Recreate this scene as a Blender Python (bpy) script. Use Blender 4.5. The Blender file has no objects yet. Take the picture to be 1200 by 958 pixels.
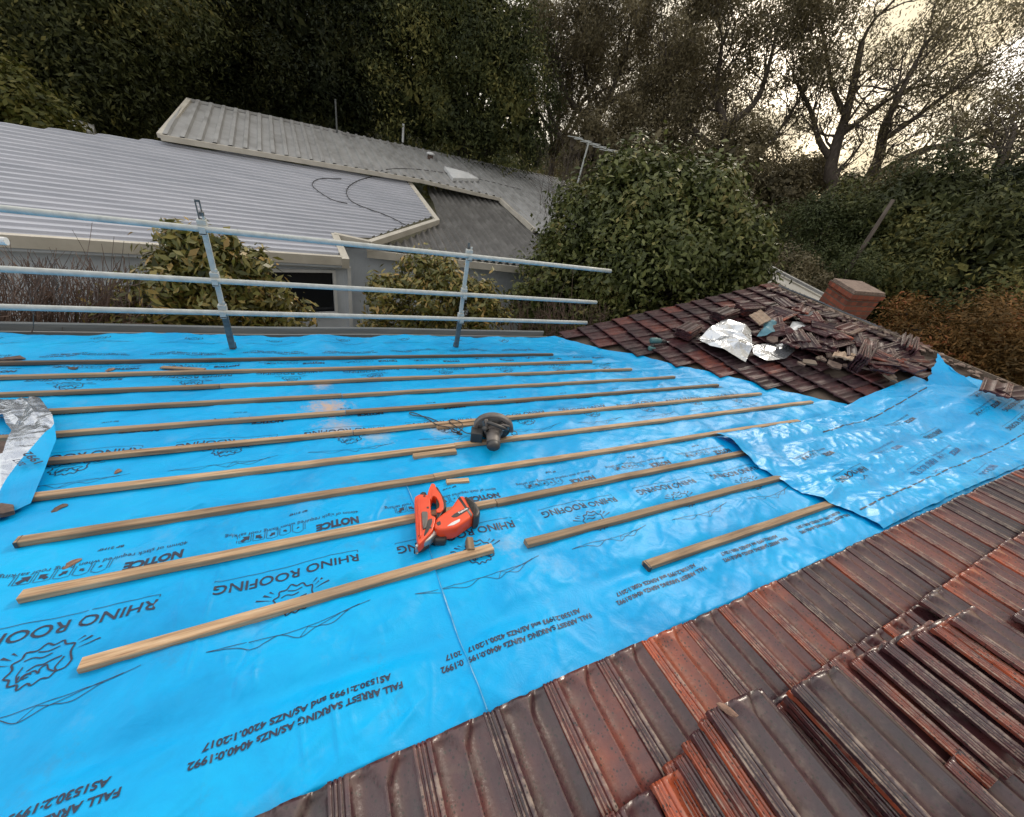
import bpy, bmesh, math, random
import numpy as np
from mathutils import Vector, Matrix

# ------------------------------------------------------------------ camera, sky, sun, exposure
SC = bpy.context.scene
COL = SC.collection
M3 = np.array([[0.8963209, -0.085773, 0.4350309],
               [-0.394734, -0.6012578, 0.6947476],
               [0.2019751, -0.7944382, -0.5727774]])     # columns: camera right, down, forward in the world
F = 447.0
cam = bpy.data.cameras.new('camera')
cam.sensor_width = 36.0
cam.lens = 36.0 * F / 1200.0
cam.shift_y = 11.0 / 1200.0
cam.clip_start = 0.05
cam.clip_end = 2000
co = bpy.data.objects.new('camera', cam)
COL.objects.link(co)
mw = Matrix.Identity(4)
for i in range(3):
    mw[i][0] = M3[i, 0]; mw[i][1] = -M3[i, 1]; mw[i][2] = -M3[i, 2]
co.matrix_world = mw
SC.camera = co

SUN_EL, SUN_AZ = math.radians(26), math.radians(50)     # azimuth from +Y towards +X
world = bpy.data.worlds.new('World')
SC.world = world
world.use_nodes = True
nt = world.node_tree
nt.nodes.clear()
wo = nt.nodes.new('ShaderNodeOutputWorld')
bg = nt.nodes.new('ShaderNodeBackground')
sky = nt.nodes.new('ShaderNodeTexSky')
sky.sky_type = 'NISHITA'
sky.sun_disc = False
sky.sun_elevation = SUN_EL
sky.sun_rotation = SUN_AZ
sky.altitude = 100
sky.dust_density = 2.0
tc = nt.nodes.new('ShaderNodeTexCoord')
mp = nt.nodes.new('ShaderNodeMapping')
mp.inputs['Scale'].default_value = (1.0, 1.0, 2.6)
mp.inputs['Location'].default_value = (0.35, 0.1, 0.2)
nz = nt.nodes.new('ShaderNodeTexNoise')
nz.inputs['Scale'].default_value = 2.6
nz.inputs['Detail'].default_value = 8
nz.inputs['Roughness'].default_value = 0.55
cr = nt.nodes.new('ShaderNodeValToRGB')
cr.color_ramp.elements[0].position = 0.30
cr.color_ramp.elements[0].color = (0, 0, 0, 1)
cr.color_ramp.elements[1].position = 0.50
cr.color_ramp.elements[1].color = (1, 1, 1, 1)
# cloud colour: white overhead, cream towards the low sun on the right
sep = nt.nodes.new('ShaderNodeSeparateXYZ')
ccr = nt.nodes.new('ShaderNodeValToRGB')
ccr.color_ramp.elements[0].position = 0.05
ccr.color_ramp.elements[0].color = (9.6, 9.4, 9.0, 1)
ccr.color_ramp.elements[1].position = 0.85
ccr.color_ramp.elements[1].color = (6.7, 5.6, 3.8, 1)
mix = nt.nodes.new('ShaderNodeMixRGB')
L = nt.links.new
L(tc.outputs['Generated'], mp.inputs['Vector'])
L(mp.outputs['Vector'], nz.inputs['Vector'])
L(nz.outputs['Fac'], cr.inputs['Fac'])
L(tc.outputs['Generated'], sep.inputs[0])
L(sep.outputs['X'], ccr.inputs['Fac'])
# a break of blue between the clouds over the trees on the right
vd = nt.nodes.new('ShaderNodeVectorMath'); vd.operation = 'DISTANCE'; vd.inputs[1].default_value = (0.905, 0.36, 0.235)
L(tc.outputs['Generated'], vd.inputs[0])
ga_ = nt.nodes.new('ShaderNodeMath'); ga_.operation = 'MULTIPLY_ADD'; ga_.inputs[1].default_value = 0.22
L(nz.outputs['Fac'], ga_.inputs[0]); L(vd.outputs['Value'], ga_.inputs[2])
gr_ = nt.nodes.new('ShaderNodeMapRange'); gr_.inputs['From Min'].default_value = 0.14; gr_.inputs['From Max'].default_value = 0.18
L(ga_.outputs[0], gr_.inputs['Value'])
cm_ = nt.nodes.new('ShaderNodeMath'); cm_.operation = 'MULTIPLY'
L(cr.outputs['Color'], cm_.inputs[0]); L(gr_.outputs[0], cm_.inputs[1])
L(cm_.outputs[0], mix.inputs['Fac'])
L(sky.outputs['Color'], mix.inputs['Color1'])
L(ccr.outputs['Color'], mix.inputs['Color2'])
# added dimming of the unseen sky behind the camera, darkens near faces
dr_ = nt.nodes.new('ShaderNodeMapRange')
dr_.inputs['From Min'].default_value = -0.55; dr_.inputs['From Max'].default_value = 0.25
dr_.inputs['To Min'].default_value = 0.52; dr_.inputs['To Max'].default_value = 1.0
L(sep.outputs['Y'], dr_.inputs['Value'])
mul = nt.nodes.new('ShaderNodeMixRGB'); mul.blend_type = 'MULTIPLY'; mul.inputs['Fac'].default_value = 1.0
L(mix.outputs['Color'], mul.inputs['Color1']); L(dr_.outputs[0], mul.inputs['Color2'])
L(mul.outputs['Color'], bg.inputs['Color'])
bg.inputs['Strength'].default_value = 0.13
L(bg.outputs['Background'], wo.inputs['Surface'])

sl = bpy.data.lights.new('sun', 'SUN')
sl.energy = 1.5
sl.angle = math.radians(14)
sl.color = (1.0, 0.9, 0.76)
so = bpy.data.objects.new('sun', sl)
COL.objects.link(so)
sd = Vector((math.sin(SUN_AZ) * math.cos(SUN_EL), math.cos(SUN_AZ) * math.cos(SUN_EL), math.sin(SUN_EL)))
so.rotation_euler = sd.to_track_quat('Z', 'Y').to_euler()
so.location = sd * 60
SC.view_settings.view_transform = 'Standard'
SC.view_settings.look = 'None'
SC.view_settings.exposure = 0.5
SC.view_settings.gamma = 1.0
SC.view_settings.use_curve_mapping = False

# ------------------------------------------------------------------ geometry of the place
TH = 0.190494780
CT, ST = math.cos(TH), math.sin(TH)
D0 = 1.392
UP = np.array([0, ST, CT])
TANW = 0.243
PHI = math.atan(TANW)
GROUND = -5.2
WING_P = np.array([3.15, 0, -2.31])
WING_N = np.array([-TANW, 0, 1.0])
RIDGE_X = 7.85


def RP(a, t, n=0.0):
    """point on the sheeted roof slope: a along the battens, t down the slope, n above it"""
    return np.array([a, t * CT - (D0 - n) * ST, -t * ST - (D0 - n) * CT])


def ray(px, py):
    return M3 @ np.array([px - 600.0, py - 490.0, F])


def hit(px, py, p, n):
    w = ray(px, py)
    return w * (np.dot(p, n) / np.dot(w, n))


def far(px, py, dist):
    w = ray(px, py)
    return w * (dist / math.hypot(w[0], w[1]))


def onroof(px, py, n=0.0):
    return hit(px, py, RP(0, 0, n), UP)


def at(px, py, n=0.0):
    """(a, t) of what the photograph shows at a pixel, n above the slope"""
    p = onroof(px, py, n)
    q = p - RP(0, 0, n)
    return q[0], q[1] * CT - q[2] * ST


def onwing(px, py, n=0.0):
    nn = WING_N / np.linalg.norm(WING_N)
    return hit(px, py, WING_P + nn * n, nn)


ROOF_ROT = Matrix.Rotation(-TH, 4, 'X')
WING_ROT = Matrix(((0, -math.cos(PHI), -math.sin(PHI), 0), (1, 0, 0, 0), (0, -math.sin(PHI), math.cos(PHI), 0), (0, 0, 0, 1)))


def roof_frame(a, t, n=0.0, rz=0.0, rx=0.0, ry=0.0):
    return Matrix.Translation(Vector(RP(a, t, n))) @ ROOF_ROT @ Matrix.Rotation(rz, 4, 'Z') @ Matrix.Rotation(ry, 4, 'Y') @ Matrix.Rotation(rx, 4, 'X')


def wing_frame(p, n=0.0, rz=0.0, rx=0.0, ry=0.0):
    nn = WING_N / np.linalg.norm(WING_N)
    return Matrix.Translation(Vector(np.array(p) + nn * n)) @ WING_ROT @ Matrix.Rotation(rz, 4, 'Z') @ Matrix.Rotation(ry, 4, 'Y') @ Matrix.Rotation(rx, 4, 'X')


# ------------------------------------------------------------------ noise
def _h(ix, iy, s):
    v = (ix.astype(np.int64) * 374761393 + iy.astype(np.int64) * 668265263 + s * 974634777) & 0xffffffff
    v = ((v ^ (v >> 13)) * 1274126177) & 0xffffffff
    v = v ^ (v >> 16)
    return (v & 0xffff) / 32767.5 - 1.0


def vn(x, y, s=0):
    x = np.asarray(x, float); y = np.asarray(y, float)
    ix = np.floor(x); iy = np.floor(y)
    fx = x - ix; fy = y - iy
    fx = fx * fx * fx * (fx * (fx * 6 - 15) + 10); fy = fy * fy * fy * (fy * (fy * 6 - 15) + 10)
    a = _h(ix, iy, s); b = _h(ix + 1, iy, s); c = _h(ix, iy + 1, s); d = _h(ix + 1, iy + 1, s)
    return (a * (1 - fx) + b * fx) * (1 - fy) + (c * (1 - fx) + d * fx) * fy


def fbm(x, y, s=0, o=4):
    r = 0; k = 1.0; f = 1.0
    for i in range(o):
        r = r + k * vn(np.asarray(x) * f, np.asarray(y) * f, s + i * 17); k *= 0.5; f *= 2.03
    return r


def ridged(x, y, s=0, o=3):
    r = 0; k = 1.0; f = 1.0
    for i in range(o):
        r = r + k * (1 - np.abs(vn(np.asarray(x) * f, np.asarray(y) * f, s + i * 31)) * 2.2); k *= 0.55; f *= 1.9
    return r


def facet(x, y, s=0):
    """flat facets meeting in sharp creases, like crumpled paper"""
    x = np.asarray(x, float); y = np.asarray(y, float)
    ix = np.floor(x); iy = np.floor(y); fx = x - ix; fy = y - iy
    a = _h(ix, iy, s); b = _h(ix + 1, iy, s); c = _h(ix, iy + 1, s); d = _h(ix + 1, iy + 1, s)
    flip = _h(ix, iy, s + 7) > 0
    p = np.where(fx + fy < 1, a + (b - a) * fx + (c - a) * fy, d + (c - d) * (1 - fx) + (b - d) * (1 - fy))
    q = np.where(fx > fy, a + (b - a) * fx + (d - b) * fy, a + (c - a) * fy + (d - c) * fx)
    return np.where(flip, p, q)


# ------------------------------------------------------------------ object helpers
def tag(o, label=None, cat=None, group=None, kind=None):
    if label: o['label'] = label
    if cat: o['category'] = cat
    if group: o['group'] = group
    if kind: o['kind'] = kind
    return o


def thing(name, label, cat, loc=(0, 0, 0), group=None, mat4=None):
    o = bpy.data.objects.new(name, None)
    COL.objects.link(o)
    o.empty_display_size = 0.1
    o.matrix_world = mat4 if mat4 is not None else Matrix.Translation(Vector(loc))
    return tag(o, label, cat, group)


def mesh(name, V, Fs, m=None, parent=None, smooth=False, local=False, mats=None, midx=None):
    """one mesh object; V in world space unless local (then in the parent's own space)"""
    me = bpy.data.meshes.new(name)
    V = np.asarray(V, float)
    if parent is not None and not local:
        inv = np.array(parent.matrix_basis.inverted())
        if parent.parent is not None:
            inv = inv @ np.array(parent.parent.matrix_basis.inverted())
        V = V @ inv[:3, :3].T + inv[:3, 3]
    if isinstance(Fs, np.ndarray):
        nf, k = Fs.shape
        me.vertices.add(len(V)); me.vertices.foreach_set('co', V.ravel())
        me.loops.add(nf * k); me.loops.foreach_set('vertex_index', Fs.ravel().astype(np.int32))
        me.polygons.add(nf)
        me.polygons.foreach_set('loop_start', np.arange(0, nf * k, k, dtype=np.int32))
        me.polygons.foreach_set('loop_total', np.full(nf, k, dtype=np.int32))
        me.update(calc_edges=True)
    else:
        me.from_pydata([tuple(v) for v in V], [], Fs)
        me.update()
    for x in (mats or ([m] if m else [])):
        me.materials.append(x)
    if midx is not None:
        me.polygons.foreach_set('material_index', np.asarray(midx, dtype=np.int32))
    if smooth:
        me.polygons.foreach_set('use_smooth', np.ones(len(me.polygons), dtype=bool))
    o = bpy.data.objects.new(name, me)
    COL.objects.link(o)
    if parent is not None:
        o.parent = parent
    return o


def from_bm(name, bm, m, parent=None, smooth=False, mats=None):
    """mesh in the parent's own space (or world when there is no parent)"""
    me = bpy.data.meshes.new(name)
    bm.to_mesh(me); bm.free()
    for x in (mats or [m]):
        me.materials.append(x)
    if smooth:
        me.polygons.foreach_set('use_smooth', np.ones(len(me.polygons), dtype=bool))
    o = bpy.data.objects.new(name, me)
    COL.objects.link(o)
    if parent is not None:
        o.parent = parent
    return o


def grid_faces(nu, nv):
    i = np.arange(nu - 1)[:, None] * nv + np.arange(nv - 1)[None, :]
    i = i.ravel()
    return np.stack([i, i + nv, i + nv + 1, i + 1], 1)


def bm_box(bm, c, d, rot=None, bev=0.0):
    r = bmesh.ops.create_cube(bm, size=1.0)
    vs = r['verts']
    bmesh.ops.scale(bm, vec=d, verts=vs)
    if bev > 0:
        es = list({e for v in vs for e in v.link_edges})
        rb = bmesh.ops.bevel(bm, geom=es, offset=bev, segments=2, profile=0.5, affect='EDGES')
        vs = list({v for f in rb['faces'] for v in f.verts} | {v for v in vs if v.is_valid})
    if rot is not None:
        bmesh.ops.rotate(bm, matrix=rot.to_3x3() if len(rot) == 4 else rot, verts=vs)
    bmesh.ops.translate(bm, vec=c, verts=vs)
    return vs


def tube(path, rad, seg=8, cap=True):
    """verts, faces of a tube along a path"""
    P = np.asarray(path, float)
    n = len(P)
    R = np.full(n, rad) if np.isscalar(rad) else np.asarray(rad, float)
    T = np.gradient(P, axis=0)
    T /= np.linalg.norm(T, axis=1)[:, None] + 1e-12
    up = np.array([0, 0, 1.0]) if abs(T[0][2]) < 0.9 else np.array([1.0, 0, 0])
    V = []
    u = np.cross(T[0], up); u /= np.linalg.norm(u)
    for i in range(n):
        u = u - T[i] * np.dot(u, T[i]); u /= np.linalg.norm(u) + 1e-12
        w = np.cross(T[i], u)
        for k in range(seg):
            an = 2 * math.pi * k / seg
            V.append(P[i] + R[i] * (math.cos(an) * u + math.sin(an) * w))
    Fs = []
    for i in range(n - 1):
        for k in range(seg):
            k2 = (k + 1) % seg
            Fs.append([i * seg + k, i * seg + k2, (i + 1) * seg + k2, (i + 1) * seg + k])
    if cap:
        Fs.append(list(range(seg))[::-1]); Fs.append([(n - 1) * seg + k for k in range(seg)])
    return V, Fs


def merge(parts):
    V = []; Fs = []
    for v, f in parts:
        o = len(V)
        V.extend(v); Fs.extend([[i + o for i in q] for q in f])
    return V, Fs


def beam(p, q, w, h, up=(0, 0, 1)):
    """box beam from p to q, w wide, h tall (hanging below the line)"""
    p = np.array(p, float); q = np.array(q, float); up = np.array(up, float)
    t = q - p; t /= np.linalg.norm(t)
    s = np.cross(t, up); s /= np.linalg.norm(s)
    u = np.cross(s, t)
    V = []
    for e in (p, q):
        for a, b in ((-.5, 0), (.5, 0), (.5, -1), (-.5, -1)):
            V.append(e + s * w * a + u * h * b)
    return V, [[0, 1, 2, 3][::-1], [4, 5, 6, 7], [0, 4, 5, 1][::-1], [1, 5, 6, 2][::-1], [2, 6, 7, 3][::-1], [3, 7, 4, 0][::-1]]


# ------------------------------------------------------------------ materials
def newmat(name):
    m = bpy.data.materials.new(name)
    m.use_nodes = True
    t = m.node_tree
    b = t.nodes['Principled BSDF']
    return m, t, b


def node(t, kind, **kw):
    n = t.nodes.new(kind)
    for k, v in kw.items():
        if k in n.inputs: n.inputs[k].default_value = v
        else: setattr(n, k, v)
    return n


def ramp(t, fac, stops):
    r = t.nodes.new('ShaderNodeValToRGB')
    e = r.color_ramp.elements
    while len(e) > 1: e.remove(e[-1])
    e[0].position = stops[0][0]; e[0].color = (*stops[0][1], 1)
    for p, c in stops[1:]:
        x = e.new(p); x.color = (*c, 1)
    t.links.new(fac, r.inputs['Fac'])
    return r.outputs['Color']


def noise_m(name, stops, scale=8, rough=0.6, detail=6, bump=0.0, bscale=None, stretch=None, metal=0.0, spec=None, coat=0.0):
    m, t, b = newmat(name)
    tcn = t.nodes.new('ShaderNodeTexCoord')
    vec = tcn.outputs['Object']
    if stretch:
        mpn = t.nodes.new('ShaderNodeMapping'); mpn.inputs['Scale'].default_value = stretch
        t.links.new(vec, mpn.inputs['Vector']); vec = mpn.outputs['Vector']
    n = node(t, 'ShaderNodeTexNoise', Scale=scale, Detail=detail, Roughness=0.6)
    t.links.new(vec, n.inputs['Vector'])
    t.links.new(ramp(t, n.outputs['Fac'], stops), b.inputs['Base Color'])
    b.inputs['Roughness'].default_value = rough
    b.inputs['Metallic'].default_value = metal
    if coat: b.inputs['Coat Weight'].default_value = coat; b.inputs['Coat Roughness'].default_value = 0.2
    if bump:
        n2 = node(t, 'ShaderNodeTexNoise', Scale=bscale or scale * 3, Detail=6)
        t.links.new(vec, n2.inputs['Vector'])
        bp = node(t, 'ShaderNodeBump', Strength=bump, Distance=0.01)
        t.links.new(n2.outputs['Fac'], bp.inputs['Height'])
        t.links.new(bp.outputs['Normal'], b.inputs['Normal'])
    return m


def leaf_mat(name, stops, rough=0.45, trans=0.2, spec=0.4, patch=0.0, pscale=.55):
    m, t, b = newmat(name)
    g = t.nodes.new('ShaderNodeNewGeometry')
    fac = g.outputs['Random Per Island']
    if patch:        # boughs of younger and older leaf
        tcn = t.nodes.new('ShaderNodeTexCoord'); nn_ = node(t, 'ShaderNodeTexNoise', Scale=pscale, Detail=3, Roughness=.6); t.links.new(tcn.outputs['Object'], nn_.inputs['Vector'])
        m1 = node(t, 'ShaderNodeMapRange'); t.links.new(nn_.outputs['Fac'], m1.inputs['Value']); m1.inputs['From Min'].default_value = .36; m1.inputs['From Max'].default_value = .66; m1.inputs['To Min'].default_value = -patch; m1.inputs['To Max'].default_value = patch
        m2 = node(t, 'ShaderNodeMath', operation='MULTIPLY_ADD'); t.links.new(fac, m2.inputs[0]); m2.inputs[1].default_value = .7; t.links.new(m1.outputs[0], m2.inputs[2])
        m3 = node(t, 'ShaderNodeMath', operation='ADD'); t.links.new(m2.outputs[0], m3.inputs[0]); m3.inputs[1].default_value = .15; fac = m3.outputs[0]
    c = ramp(t, fac, stops)
    t.links.new(c, b.inputs['Base Color'])
    b.inputs['Roughness'].default_value = rough
    b.inputs['Specular IOR Level'].default_value = spec
    tr = t.nodes.new('ShaderNodeBsdfTranslucent')
    t.links.new(c, tr.inputs['Color'])
    mx = node(t, 'ShaderNodeMixShader'); mx.inputs[0].default_value = trans
    t.links.new(b.outputs[0], mx.inputs[1]); t.links.new(tr.outputs[0], mx.inputs[2])
    t.links.new(mx.outputs[0], t.nodes['Material Output'].inputs['Surface'])
    return m


def sheet_mat(name, wrinkle=0.25, rough=0.36, dust=True):
    m, t, b = newmat(name)
    tcn = t.nodes.new('ShaderNodeTexCoord'); v = tcn.outputs['Object']
    n = node(t, 'ShaderNodeTexNoise', Scale=1.5, Detail=9, Roughness=0.68, Distortion=.4)
    t.links.new(v, n.inputs['Vector'])
    c = ramp(t, n.outputs['Fac'], [(0.28, (0.0, 0.25, 0.58)), (0.5, (0.0, 0.34, 0.73)), (0.72, (0.0, 0.41, 0.80))])
    # scuffs and dust trodden onto the membrane
    n2 = node(t, 'ShaderNodeTexNoise', Scale=3.4, Detail=9, Roughness=0.72); n2.noise_dimensions = '4D'; n2.inputs['W'].default_value = 3.1
    t.links.new(v, n2.inputs['Vector'])
    f = ramp(t, n2.outputs['Fac'], [(0.56, (0, 0, 0)), (0.80, (0.5, 0.5, 0.5))])
    mx = node(t, 'ShaderNodeMixRGB'); t.links.new(f, mx.inputs['Fac']); t.links.new(c, mx.inputs['Color1'])
    mx.inputs['Color2'].default_value = (0.17, 0.38, 0.62, 1)
    out = mx.outputs['Color']
    # brown boot smudges
    n7 = node(t, 'ShaderNodeTexNoise', Scale=5.5, Detail=8, Roughness=0.75); n7.noise_dimensions = '4D'; n7.inputs['W'].default_value = 9.4; t.links.new(v, n7.inputs['Vector'])
    f7 = ramp(t, n7.outputs['Fac'], [(0.58, (0, 0, 0)), (0.76, (0.5, 0.5, 0.5))])
    mb = node(t, 'ShaderNodeMixRGB'); t.links.new(f7, mb.inputs['Fac']); t.links.new(out, mb.inputs['Color1']); mb.inputs['Color2'].default_value = (0.06, 0.17, 0.32, 1); out = mb.outputs['Color']
    if dust:      # saw dust patches left where the battens were cut
        for (p, rad, colr, amt) in DUST:
            vm = node(t, 'ShaderNodeVectorMath', operation='DISTANCE'); t.links.new(v, vm.inputs[0]); vm.inputs[1].default_value = tuple(p)
            n3 = node(t, 'ShaderNodeTexNoise', Scale=17, Detail=8, Roughness=0.75); t.links.new(v, n3.inputs['Vector'])
            ma = node(t, 'ShaderNodeMath', operation='MULTIPLY_ADD'); t.links.new(n3.outputs['Fac'], ma.inputs[0]); ma.inputs[1].default_value = -2.6 * rad; t.links.new(vm.outputs['Value'], ma.inputs[2])
            mr = node(t, 'ShaderNodeMapRange'); t.links.new(ma.outputs[0], mr.inputs['Value'])
            mr.inputs['From Min'].default_value = -0.5 * rad; mr.inputs['From Max'].default_value = -1.25 * rad; mr.inputs['To Max'].default_value = amt
            mz = node(t, 'ShaderNodeMixRGB'); t.links.new(mr.outputs[0], mz.inputs['Fac']); t.links.new(out, mz.inputs['Color1'])
            mz.inputs['Color2'].default_value = (*colr, 1); out = mz.outputs['Color']
    t.links.new(out, b.inputs['Base Color'])
    b.inputs['Roughness'].default_value = rough
    b.inputs['Specular IOR Level'].default_value = 0.22
    n4 = node(t, 'ShaderNodeTexNoise', Scale=9, Detail=8, Roughness=0.65, Distortion=0.7)
    t.links.new(v, n4.inputs['Vector'])
    n5 = node(t, 'ShaderNodeTexNoise', Scale=420, Detail=2)
    t.links.new(v, n5.inputs['Vector'])
    b1 = node(t, 'ShaderNodeBump', Strength=wrinkle, Distance=0.02); t.links.new(n4.outputs['Fac'], b1.inputs['Height'])
    b2 = node(t, 'ShaderNodeBump', Strength=0.10, Distance=0.002); t.links.new(n5.outputs['Fac'], b2.inputs['Height'])
    t.links.new(b1.outputs['Normal'], b2.inputs['Normal'])
    t.links.new(b2.outputs['Normal'], b.inputs['Normal'])
    return m


DUST = [(RP(0.02, 3.0), 0.22, (0.62, 0.36, 0.16), 0.75), (RP(-0.02, 3.45), 0.14, (0.62, 0.36, 0.16), 0.55), (RP(0.05, 2.62), 0.2, (0.55, 0.36, 0.22), 0.5),
        (RP(0.84, 1.15), 0.16, (0.5, 0.55, 0.58), 0.09), (RP(0.75, 1.24), 0.10, (0.6, 0.5, 0.42), 0.2), (RP(0.72, 2.03), 0.13, (0.4, 0.5, 0.6), 0.2),
        (RP(0.3, 2.45), 0.16, (0.5, 0.42, 0.36), 0.5), (RP(0.93, 1.02), 0.12, (0.4, 0.52, 0.64), 0.15), (RP(0.75, 2.45), .2, (0.5, 0.42, 0.36), 0.45)]
M_SHEET = sheet_mat('blue_membrane', 0.22, 0.42)
M_CRUMP = sheet_mat('blue_membrane_crumpled', 0.30, 0.36, False)
M_CRUMP.node_tree.nodes['Principled BSDF'].inputs['Specular IOR Level'].default_value = 0.34
M_INK2, _t, _b = newmat('faint_printing_ink'); _b.inputs['Base Color'].default_value = (0.02, 0.10, 0.26, 1); _b.inputs['Roughness'].default_value = 0.5
M_INK, _t, _b = newmat('printing_ink'); _b.inputs['Base Color'].default_value = (0.012, 0.02, 0.05, 1); _b.inputs['Roughness'].default_value = 0.5


def foil_mat():
    m, t, b = newmat('silver_foil')
    b.inputs['Base Color'].default_value = (0.50, 0.53, 0.58, 1); b.inputs['Metallic'].default_value = 0.85; b.inputs['Roughness'].default_value = 0.22
    tcn = t.nodes.new('ShaderNodeTexCoord')
    n = node(t, 'ShaderNodeTexNoise', Scale=9, Detail=4, Distortion=1.5); t.links.new(tcn.outputs['Object'], n.inputs['Vector'])
    bp = node(t, 'ShaderNodeBump', Strength=0.55, Distance=0.02); t.links.new(n.outputs['Fac'], bp.inputs['Height']); t.links.new(bp.outputs['Normal'], b.inputs['Normal'])
    return m


M_FOIL = foil_mat()


def timber_mat(name, c0, c1, c2):
    m, t, b = newmat(name)
    tcn = t.nodes.new('ShaderNodeTexCoord'); oi = t.nodes.new('ShaderNodeObjectInfo')
    ad = node(t, 'ShaderNodeVectorMath', operation='ADD'); t.links.new(tcn.outputs['Object'], ad.inputs[0])
    cb = t.nodes.new('ShaderNodeCombineXYZ'); mu = node(t, 'ShaderNodeMath', operation='MULTIPLY'); mu.inputs[1].default_value = 37.0
    t.links.new(oi.outputs['Random'], mu.inputs[0]); t.links.new(mu.outputs[0], cb.inputs[0]); t.links.new(cb.outputs[0], ad.inputs[1])
    mpn = node(t, 'ShaderNodeMapping'); mpn.inputs['Scale'].default_value = (1.2, 22, 22); t.links.new(ad.outputs[0], mpn.inputs['Vector'])
    n = node(t, 'ShaderNodeTexNoise', Scale=3.5, Detail=7, Roughness=0.6, Distortion=0.4); t.links.new(mpn.outputs[0], n.inputs['Vector'])
    c = ramp(t, n.outputs['Fac'], [(0.28, c0), (0.5, c1), (0.72, c2)])
    # weathered stretches and knots
    n2 = node(t, 'ShaderNodeTexNoise', Scale=1.6, Detail=4); t.links.new(ad.outputs[0], n2.inputs['Vector'])
    f = ramp(t, n2.outputs['Fac'], [(0.46, (0, 0, 0)), (0.68, (0.75, 0.75, 0.75))])
    mx = node(t, 'ShaderNodeMixRGB'); t.links.new(f, mx.inputs['Fac']); t.links.new(c, mx.inputs['Color1']); mx.inputs['Color2'].default_value = (0.17, 0.12, 0.085, 1)
    vo = node(t, 'ShaderNodeTexVoronoi', Scale=2.3); t.links.new(ad.outputs[0], vo.inputs['Vector'])
    f2 = ramp(t, vo.outputs['Distance'], [(0.0, (0.9, 0.9, 0.9)), (0.07, (0.35, 0.35, 0.35)), (0.12, (0, 0, 0))])
    mk = node(t, 'ShaderNodeMixRGB'); t.links.new(f2, mk.inputs['Fac']); t.links.new(mx.outputs[0], mk.inputs['Color1']); mk.inputs['Color2'].default_value = (0.07, 0.035, 0.018, 1)
    hv = node(t, 'ShaderNodeHueSaturation'); vr = node(t, 'ShaderNodeMapRange'); t.links.new(oi.outputs['Random'], vr.inputs['Value']); vr.inputs['To Min'].default_value = .72; vr.inputs['To Max'].default_value = 1.22
    t.links.new(vr.outputs[0], hv.inputs['Value']); t.links.new(mk.outputs[0], hv.inputs['Color'])
    t.links.new(hv.outputs[0], b.inputs['Base Color']); b.inputs['Roughness'].default_value = 0.75
    bp = node(t, 'ShaderNodeBump', Strength=0.35, Distance=0.004); t.links.new(n.outputs['Fac'], bp.inputs['Height']); t.links.new(bp.outputs['Normal'], b.inputs['Normal'])
    return m


M_PINE = timber_mat('sawn_timber', (0.20, 0.115, 0.065), (0.39, 0.26, 0.155), (0.55, 0.405, 0.27))
M_GREYT = timber_mat('weathered_timber', (0.20, 0.135, 0.085), (0.29, 0.20, 0.125), (0.37, 0.27, 0.18))
M_DARKT = timber_mat('dark_timber', (0.055, 0.045, 0.038), (0.11, 0.085, 0.065), (0.17, 0.13, 0.10))


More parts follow.
